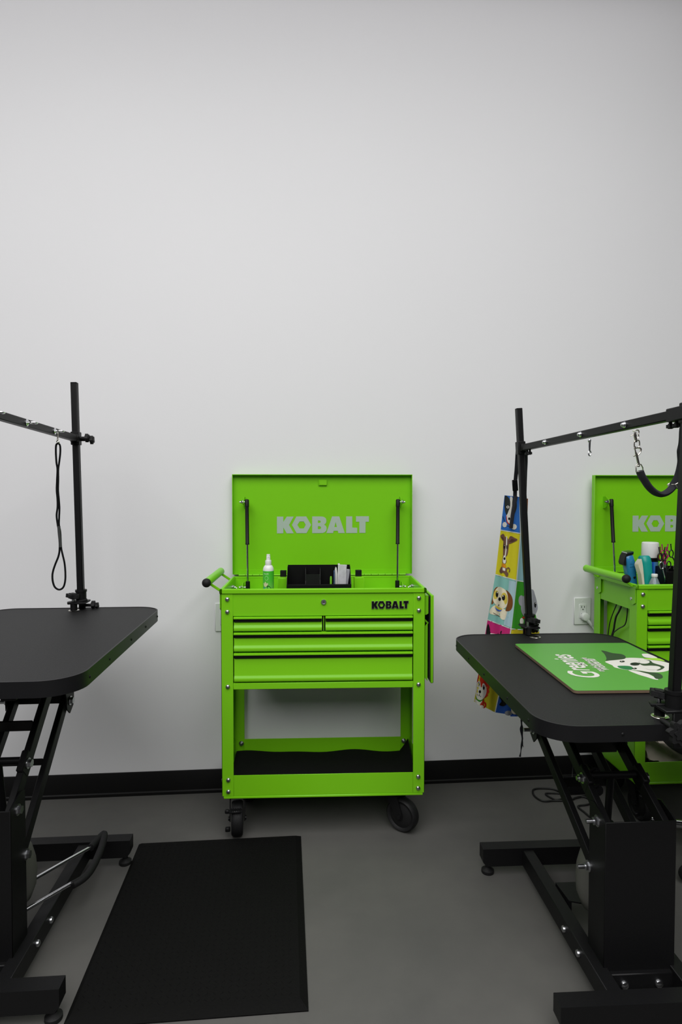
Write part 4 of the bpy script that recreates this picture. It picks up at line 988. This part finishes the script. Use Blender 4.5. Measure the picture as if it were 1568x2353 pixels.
# ------------------------------------------------------------------ things in the right cart
def clipper(name, base, top, label, body, cap, blade):
    base, top = Vector(base), Vector(top); d = (top-base); L = d.length; d.normalize()
    R = thing(name, base, label, 'clipper')
    sx = Vector((1,0,0)); sx = (sx-d*sx.dot(d)).normalized(); sy = d.cross(sx)
    M = Matrix(((sx.x,sy.x,d.x,0),(sx.y,sy.y,d.y,0),(sx.z,sy.z,d.z,0),(0,0,0,1))) @ Matrix.Diagonal((1.22, 1.2, 1, 1))
    b = MB(); n = 18; prof = [(0.0,0.013,0.015),(0.02,0.0155,0.018),(0.06,0.016,0.019),(L*0.6,0.0165,0.020),(L*0.85,0.0175,0.021),(L*0.97,0.0165,0.018),(L,0.013,0.013)]
    rings = []
    for h, rx, ry in prof:
        rings.append([b.bm.verts.new(M @ Vector((math.copysign(abs(math.cos(2*PI*k/n))**0.7, math.cos(2*PI*k/n))*rx + 0.0045*math.sin(h/L*PI)*0.8, math.copysign(abs(math.sin(2*PI*k/n))**0.7, math.sin(2*PI*k/n))*ry, h))) for k in range(n)])
    for i in range(len(rings)-1):
        for k in range(n): b.bm.faces.new((rings[i][k], rings[i][(k+1)%n], rings[i+1][(k+1)%n], rings[i+1][k]))
    b.bm.faces.new(rings[0][::-1]); b.bm.faces.new(rings[-1])
    b.build('clipper_body', body, R)
    if blade:
        b = MB(); b.prism([[(-0.022,L-0.040),(-0.0155,L-0.040),(-0.012,L-0.004),(0.014,L+0.000),(0.016,L+0.010),(-0.008,L+0.008),(-0.016,L-0.004),(-0.024,L-0.030)]], lambda u, v: M @ Vector((u, -0.016, v)), M @ Vector((0,0.034,0)))
        bl = b.build('blade', BLACK, R)
        b = MB()
        for k in range(11): b.box(-0.008+k*0.0022, -0.0068+k*0.0022, -0.017, 0.017, L+0.008, L+0.0125, M=M)
        b.build('blade_teeth', STEEL, bl)
        b = MB(); b.lathe([(0.0048,0),(0.0048,0.0015),(0.003,0.003),(0.001,0.003)], M @ Vector((0.006,-0.0195,L*0.52)), M @ Vector((0,-1,0)), 16); b.build('switch', BLACKG, R)
        b = MB(); text_mesh(b, 'Mini', 0.006, lambda u, v: M @ Vector((-0.004+u, -0.0208, L*0.80+v))); text_mesh(b, 'Series', 0.006, lambda u, v: M @ Vector((-0.006+u, -0.0210, L*0.74+v))); b.build('lettering', mat('clipper_ink', srgb(20,50,90), 0.5), R)
    else:
        b = MB(); b.prism([[(-0.0165,0.0),(-0.0115,0.0),(-0.0135,L*0.8),(-0.016,L-0.012),(-0.027,L-0.028),(-0.029,L-0.036),(-0.0215,L*0.62)]], lambda u, v: M @ Vector((u, -0.012, v)), M @ Vector((0,0.024,0))); b.build('clipper_back', cap, R)
        b = MB(); b.box(0.006, 0.0125, -0.0205, -0.016, 0.02, L*0.30, 0.002, M=M); b.build('switch', PLB, R)
    return R
clipper('hair_clipper', Vector((1.402, 2.435, TRAY)), Vector((1.370, 2.425, 1.046)), 'blue hair clipper with black blade standing in the right cart', mat('clipper_blue', srgb(38,120,170), 0.3, coat=0.3), None, True)
clipper('hair_clipper', Vector((1.424, 2.360, TRAY)), Vector((1.412, 2.372, 1.046)), 'teal and cream clipper standing beside the blue one in the right cart', mat('clipper_teal', srgb(20,150,140), 0.35), mat('clipper_cream', srgb(215,208,185), 0.4), False)
def can():
    o = Vector((1.473, 2.430, TRAY)); R = thing('aerosol_can', o, 'blue aerosol can with white cap standing in the right cart', 'can')
    r = 0.0325
    bm_ = mat('can_blue', srgb(50,120,200), 0.3, coat=0.2); nt = bm_.node_tree; bs = nt.nodes['Principled BSDF']
    tc = nt.nodes.new('ShaderNodeTexCoord'); sp = nt.nodes.new('ShaderNodeSeparateXYZ'); nt.links.new(tc.outputs['Object'], sp.inputs[0])
    mr = nt.nodes.new('ShaderNodeMapRange'); mr.inputs['From Min'].default_value = -r; mr.inputs['From Max'].default_value = r; nt.links.new(sp.outputs['X'], mr.inputs['Value'])
    cr = nt.nodes.new('ShaderNodeValToRGB'); nt.links.new(mr.outputs['Result'], cr.inputs['Fac']); e = cr.color_ramp.elements
    e[0].position = 0.0; e[0].color = (*srgb(60,135,215),1); e[1].position = 1; e[1].color = (*srgb(90,150,215),1)
    for p, c in ((0.33, srgb(70,150,225)), (0.36, srgb(20,70,180)), (0.42, srgb(24,80,190)), (0.45, srgb(50,130,215)), (0.7, srgb(120,180,230))): q = e.new(p); q.color = (*c,1)
    nt.links.new(cr.outputs['Color'], bs.inputs['Base Color'])
    b = MB(); b.lathe([(0.031,0),(r,0.003),(r,0.165)], (0,0,0), (0,0,1), 40); body = b.build('can_body', bm_, R)
    b = MB(); b.lathe([(r,0.165),(r+0.0002,0.166),(r+0.0002,0.181),(0.0322,0.183)], (0,0,0), (0,0,1), 40); bd = b.build('can_band', BLACKG, R)
    b = MB(); b.lathe([(0.0330,0.1815),(0.0338,0.184),(0.0332,0.235),(0.0322,0.2425),(0.029,0.2445),(0.001,0.245)], (0,0,0), (0,0,1), 40); b.build('can_cap', WHITEP, R)
    cm_ = lambda x0, z0, rr: (lambda u, v: Vector((rr*math.sin((x0+u)/rr), -rr*math.cos((x0+u)/rr), z0+v)))
    q = MB(); f = cm_(0, 0, r+0.0004); [q._v([f(a_, z0_), f(a_+0.004, z0_), f(a_+0.004, z1_), f(a_, z1b_)], [(0,1,2,3)]) for a_, z0_, z1b_, z1_ in ((0.012,0.06,0.125,0.140),(0.016,0.05,0.140,0.149),(0.020,0.05,0.149,0.152),(0.024,0.05,0.152,0.152),(0.028,0.05,0.152,0.152),(0.032,0.05,0.152,0.152),(0.036,0.05,0.152,0.152),(0.040,0.05,0.152,0.152),(0.044,0.05,0.152,0.152))]; q.build('can_panel', mat('can_navy', srgb(40,36,130), 0.3), body)
    q = MB(); text_mesh(q, 'Cool', 0.022, lambda u, v: cm_(0.018, 0.100, r+0.0008)(v*0+u, v), 0.0006); text_mesh(q, 'Care', 0.022, lambda u, v: cm_(0.018, 0.074, r+0.0008)(u, v), 0.0006); q.build('lettering', mat('can_white', srgb(225,225,235), 0.4), body)
    q = MB(); f = cm_(0, 0, r+0.0007); q.prism([ell(-0.020, 0.172, 0.0025, 0.003)], f, (0,0,0)); q.build('red_dot', mat('can_red', srgb(200,30,30), 0.4), bd)
can()
def small_bottle():
    o = Vector((1.425, 2.318, TRAY)); R = thing('small_bottle', o, 'small clear bottle with white cap in front of the blue can', 'bottle')
    b = MB(); b.lathe([(0.020,0),(0.0215,0.003),(0.0215,0.080),(0.020,0.088),(0.0115,0.110),(0.0095,0.113),(0.0095,0.116)], (0,0,0), (0,0,1), 32); b.build('bottle_body', mat('clear_blue_plastic', (0.70,0.82,0.88), 0.12, trans=0.75), R)
    b = MB(); b.lathe([(0.0110,0.1145),(0.0118,0.116),(0.0118,0.1255),(0.0108,0.127),(0.001,0.127)], (0,0,0), (0,0,1), 24); b.build('bottle_cap', WHITEP, R)
small_bottle()
def holder():
    o = Vector((1.506, 2.353, TRAY)); R = thing('scissor_holder', o, 'black scissor holder box standing in the right cart behind the clear bottle', 'holder')
    b = MB(); t = 0.002
    b.box(-0.032, 0.055, -0.035, 0.04, 0, t)
    for a in ((-0.032,0.055,-0.035,-0.033),(-0.032,0.055,0.038,0.04),(-0.032,-0.030,-0.035,0.04),(0.053,0.055,-0.035,0.04)): b.box(a[0], a[1], a[2], a[3], 0, 0.150 if a[3] > 0.03 else 0.135, 0.0005)
    b.build('holder_box', PLB, R)
    b = MB(); b.box(-0.020, 0.055, -0.064, -0.0355, 0, 0.075, 0.001); b.build('front_pocket', PLB, R)
holder()
SBLK = mat('scissor_black', (0.012,0.012,0.012), 0.25); SPNK = mat('scissor_pink', srgb(190,60,120), 0.3, metal=0.4); SCOP = mat('scissor_rainbow', srgb(190,110,70), 0.25, metal=0.7)
def scissors(x, y, ztop, tilt, m, m2, label, rest=0.0, sp=0.017):
    o = Vector((max(x*0.9905, 1.483), y-0.022, TRAY+0.004)); R = thing('grooming_scissors', o, label, 'scissors'); R.rotation_euler = (0, tilt, 0)
    H = ztop-TRAY-0.004
    b = MB(); b.prism([[(-0.0045,0.04),(-0.0012,0.04),(0.0002,0),(-0.0012,0)]], lambda u, v: Vector((u,0,v)), (0,0.002,0)); b.prism([[(0.0012,0.04),(0.0045,0.04),(0.0012,0),(0.0,0)]], lambda u, v: Vector((u,0.0022,v)), (0,0.002,0))
    b.box(-0.0045, -0.0005, 0, 0.002, 0.04, H-0.075); b.box(0.0005, 0.0045, 0.0022, 0.0042, 0.04, H-0.075); b.build('blade', STEEL, R)
    for s, mm in ((-1, m), (1, m2)):
        b = MB(); zc = H-0.042 if rest == 0 else H-0.016
        c = Vector((s*sp*0.75, 0.002, zc)); ring = [c+Vector((0.0085*math.cos(a), 0, 0.0145*math.sin(a))) for a in [2*PI*i/20 for i in range(20)]]
        b.tube(ring, 0.0024, 8, closed=True)
        b.tube(smooth_path([(s*0.002,0.002,H-0.085),(s*0.003,0.002,H-0.070),(s*sp*0.55,0.002,zc-0.013)], 5), 0.0028, 8)
        if rest == 0:
            b.tube(smooth_path([c+Vector((0,0,0.0145)), c+Vector((s*0.002,0,0.026)), c+Vector((s*0.004,0,0.040))], 4), [0.0022]*8+[0.0030], 8)
        b.build('finger_ring', mm, R)
scissors(1.478, 2.385, 1.083, 0.0, SBLK, SBLK, 'black scissors nearest the blue can in the holder', sp=0.012)
scissors(1.502, 2.39, 1.084, 0.02, SCOP, SPNK, 'copper and pink scissors in the holder, second from the blue can', sp=0.013)
scissors(1.521, 2.395, 1.094, -0.02, SPNK, SPNK, 'bright pink scissors in the middle of the holder', sp=0.012)
scissors(1.540, 2.37, 1.097, 0.03, SBLK, SBLK, 'large open black scissors standing highest in the holder', sp=0.024)
scissors(1.484, 2.348, 1.028, -0.05, CHROME, SBLK, 'silver-ringed scissors low at the left of the holder', 1, sp=0.020)
scissors(1.536, 2.345, 1.018, 0.06, CHROME, CHROME, 'chrome-ringed scissors low at the right of the holder', 1, sp=0.018)
b = MB(); b.box(-0.006, 0.006, -0.003, 0.003, 0, 0.158, 0.002); b.box(-0.0045, 0.0045, -0.0032, 0.0032, 0.155, 0.163, 0.002); w_ = b.build('nail_file', mat('file_lilac', srgb(190,195,230), 0.5)); w_.location = (1.548, 2.350, TRAY+0.004); w_.rotation_euler = (0, -0.12, 0.2); tag(w_, 'pale lilac file standing at the right edge of the scissor holder', 'nail file')
def bag():
    bm = bmesh.new(); bmesh.ops.create_icosphere(bm, subdivisions=5, radius=1)
    for v in bm.verts:
        p = v.co.copy(); n1 = noise.noise(p*1.7+Vector((3,1,7))); n2 = noise.noise(p*4.1); rd = abs(noise.noise(Vector((p.x*2.4+p.z, p.y*2.4, p.z*1.2-p.x))))
        k = 1+0.18*n1+0.06*n2-0.30*rd
        q = p*k; q.x *= 0.235; q.y *= 0.125; q.z *= 0.175
        q.z = max(q.z, -0.132); q.z += 0.06*max(0, p.z)*math.sin(p.x*4+1)
        v.co = q
    mb = MB(); mb.bm.free(); mb.bm = bm
    m = mat('crumpled_white_plastic', (0.62, 0.54, 0.47), 0.35, var=0.35, vscale=9, bump=0.8, bscale=30)
    R = thing('plastic_bag', incart(cart2, -0.09, -0.01, 0.180), 'crumpled pale plastic bag lying on the lower shelf of the right cart', 'bag')
    o = mb.build('bag_body', m, R, auto=25); o.location = (0, 0, 0.138)
    k = MB(); k.tube(smooth_path([(0.02,0,0.28),(0.05,-0.02,0.315),(0.02,-0.03,0.335),(-0.02,-0.02,0.315),(-0.01,0,0.28)], 5), 0.008, 8, flat=0.4); k.build('bag_handle', m, R)
bag()

# ------------------------------------------------------------------ chrome stool foot at the right edge
def stool():
    o = Vector((1.475, 2.01, 0)); R = thing('rolling_stool', o, 'chrome and black castored stool base at the right edge, beside the table column', 'stool')
    b = MB()
    for k in range(5):
        a = math.radians(140+72*k); b.tube([(0.02*math.cos(a),0.02*math.sin(a),0.115),(0.13*math.cos(a),0.13*math.sin(a),0.095),(0.20*math.cos(a),0.20*math.sin(a),0.085)], [0.018,0.015,0.012], 12)
    b.cyl((0,0,0.09),(0,0,0.16),0.030); b.build('star_base', CHROME, R)
    for k in range(5):
        a = math.radians(140+72*k); c = Vector((0.20*math.cos(a),0.20*math.sin(a),0.030)); n = Vector((math.cos(a+0.9), math.sin(a+0.9), 0))
        b = MB(); b.lathe([(0.010,-0.014),(0.026,-0.013),(0.030,-0.008),(0.030,0.008),(0.026,0.013),(0.010,0.014)], c, n, 28); b.cyl(c+Vector((0,0,0.02)), c+Vector((0,0,0.058)), 0.007); cs = b.build('caster', RUBBER, R)
        b = MB(); b.lathe([(0.012,0.0),(0.023,0.0),(0.024,0.0015),(0.012,0.003)], c+n*0.0135, n, 28); b.lathe([(0.012,0.0),(0.023,0.0),(0.024,0.0015),(0.012,0.003)], c-n*0.0135, -n, 28); b.build('wheel_ring', CHROME, cs)
    b = MB(); b.cyl((0,0,0.15),(0,0,0.40),0.014); b.build('gas_lift', CHROME, R)
    b = MB(); b.lathe([(0.02,0.40),(0.165,0.405),(0.18,0.42),(0.18,0.455),(0.165,0.475),(0.02,0.48)], (0,0,0), (0,0,1), 40); b.build('seat', RUBBER, R)
stool()

# ------------------------------------------------------------------ lights
def area(name, loc, rot, sx, sy, power, col=(1,1,1), spread=180):
    l = bpy.data.lights.new(name, 'AREA'); l.shape = 'RECTANGLE'; l.size = sx; l.size_y = sy; l.energy = power; l.color = col; l.spread = math.radians(spread)
    o = bpy.data.objects.new(name, l); COL.objects.link(o); o.location = loc; o.rotation_euler = rot; return o
area('ceiling_light', (-0.45, -1.5, 3.70), (0,0,0), 5.4, 6.0, 350, (1.0, 0.99, 0.985))
area('wall_top_fill', (0.05, 2.36, 3.66), (0,0,0), 3.8, 0.06, 4.0, (1.0, 0.96, 0.99))  # added fill lamp, unseen; brightens the topmost strip of the back wall
for o in bpy.data.objects:
    if o.parent is None and 'label' in o:
        n = o.name.split('.')[0]
        g = dict(tool_cart='green rolling tool carts', grooming_table='black grooming tables', leash_stand='leash stands clamped to the grooming tables', wall_outlet='white wall outlets',
                 grooming_scissors='scissors in the holder of the right cart', hair_clipper='hair clippers in the right cart', packet='packets in the organizer').get(n)
        if n == 'power_cable' and 'cart side' in o['label']: g = 'black cables under the cart side'
        if g: o['group'] = g
w = bpy.data.worlds.new('World'); SC.world = w; w.use_nodes = True
w.node_tree.nodes['Background'].inputs['Color'].default_value = (0.95, 0.96, 1.0, 1)
w.node_tree.nodes['Background'].inputs['Strength'].default_value = 0.03

# ------------------------------------------------------------------ camera
cd = bpy.data.cameras.new('camera'); cam = bpy.data.objects.new('camera', cd); COL.objects.link(cam)
cd.sensor_fit = 'VERTICAL'; cd.sensor_height = 36.0; cd.lens = F_PX/2353*36.0; cd.clip_start = 0.02
cam.matrix_world = Matrix(((RT.x, UP.x, -FW.x, EYE.x), (RT.y, UP.y, -FW.y, EYE.y), (RT.z, UP.z, -FW.z, EYE.z), (0,0,0,1)))
SC.camera = cam
SC.view_settings.view_transform = 'Standard'; SC.view_settings.look = 'None'
SC.cycles.use_denoising = True
SC.cycles.max_bounces = 8
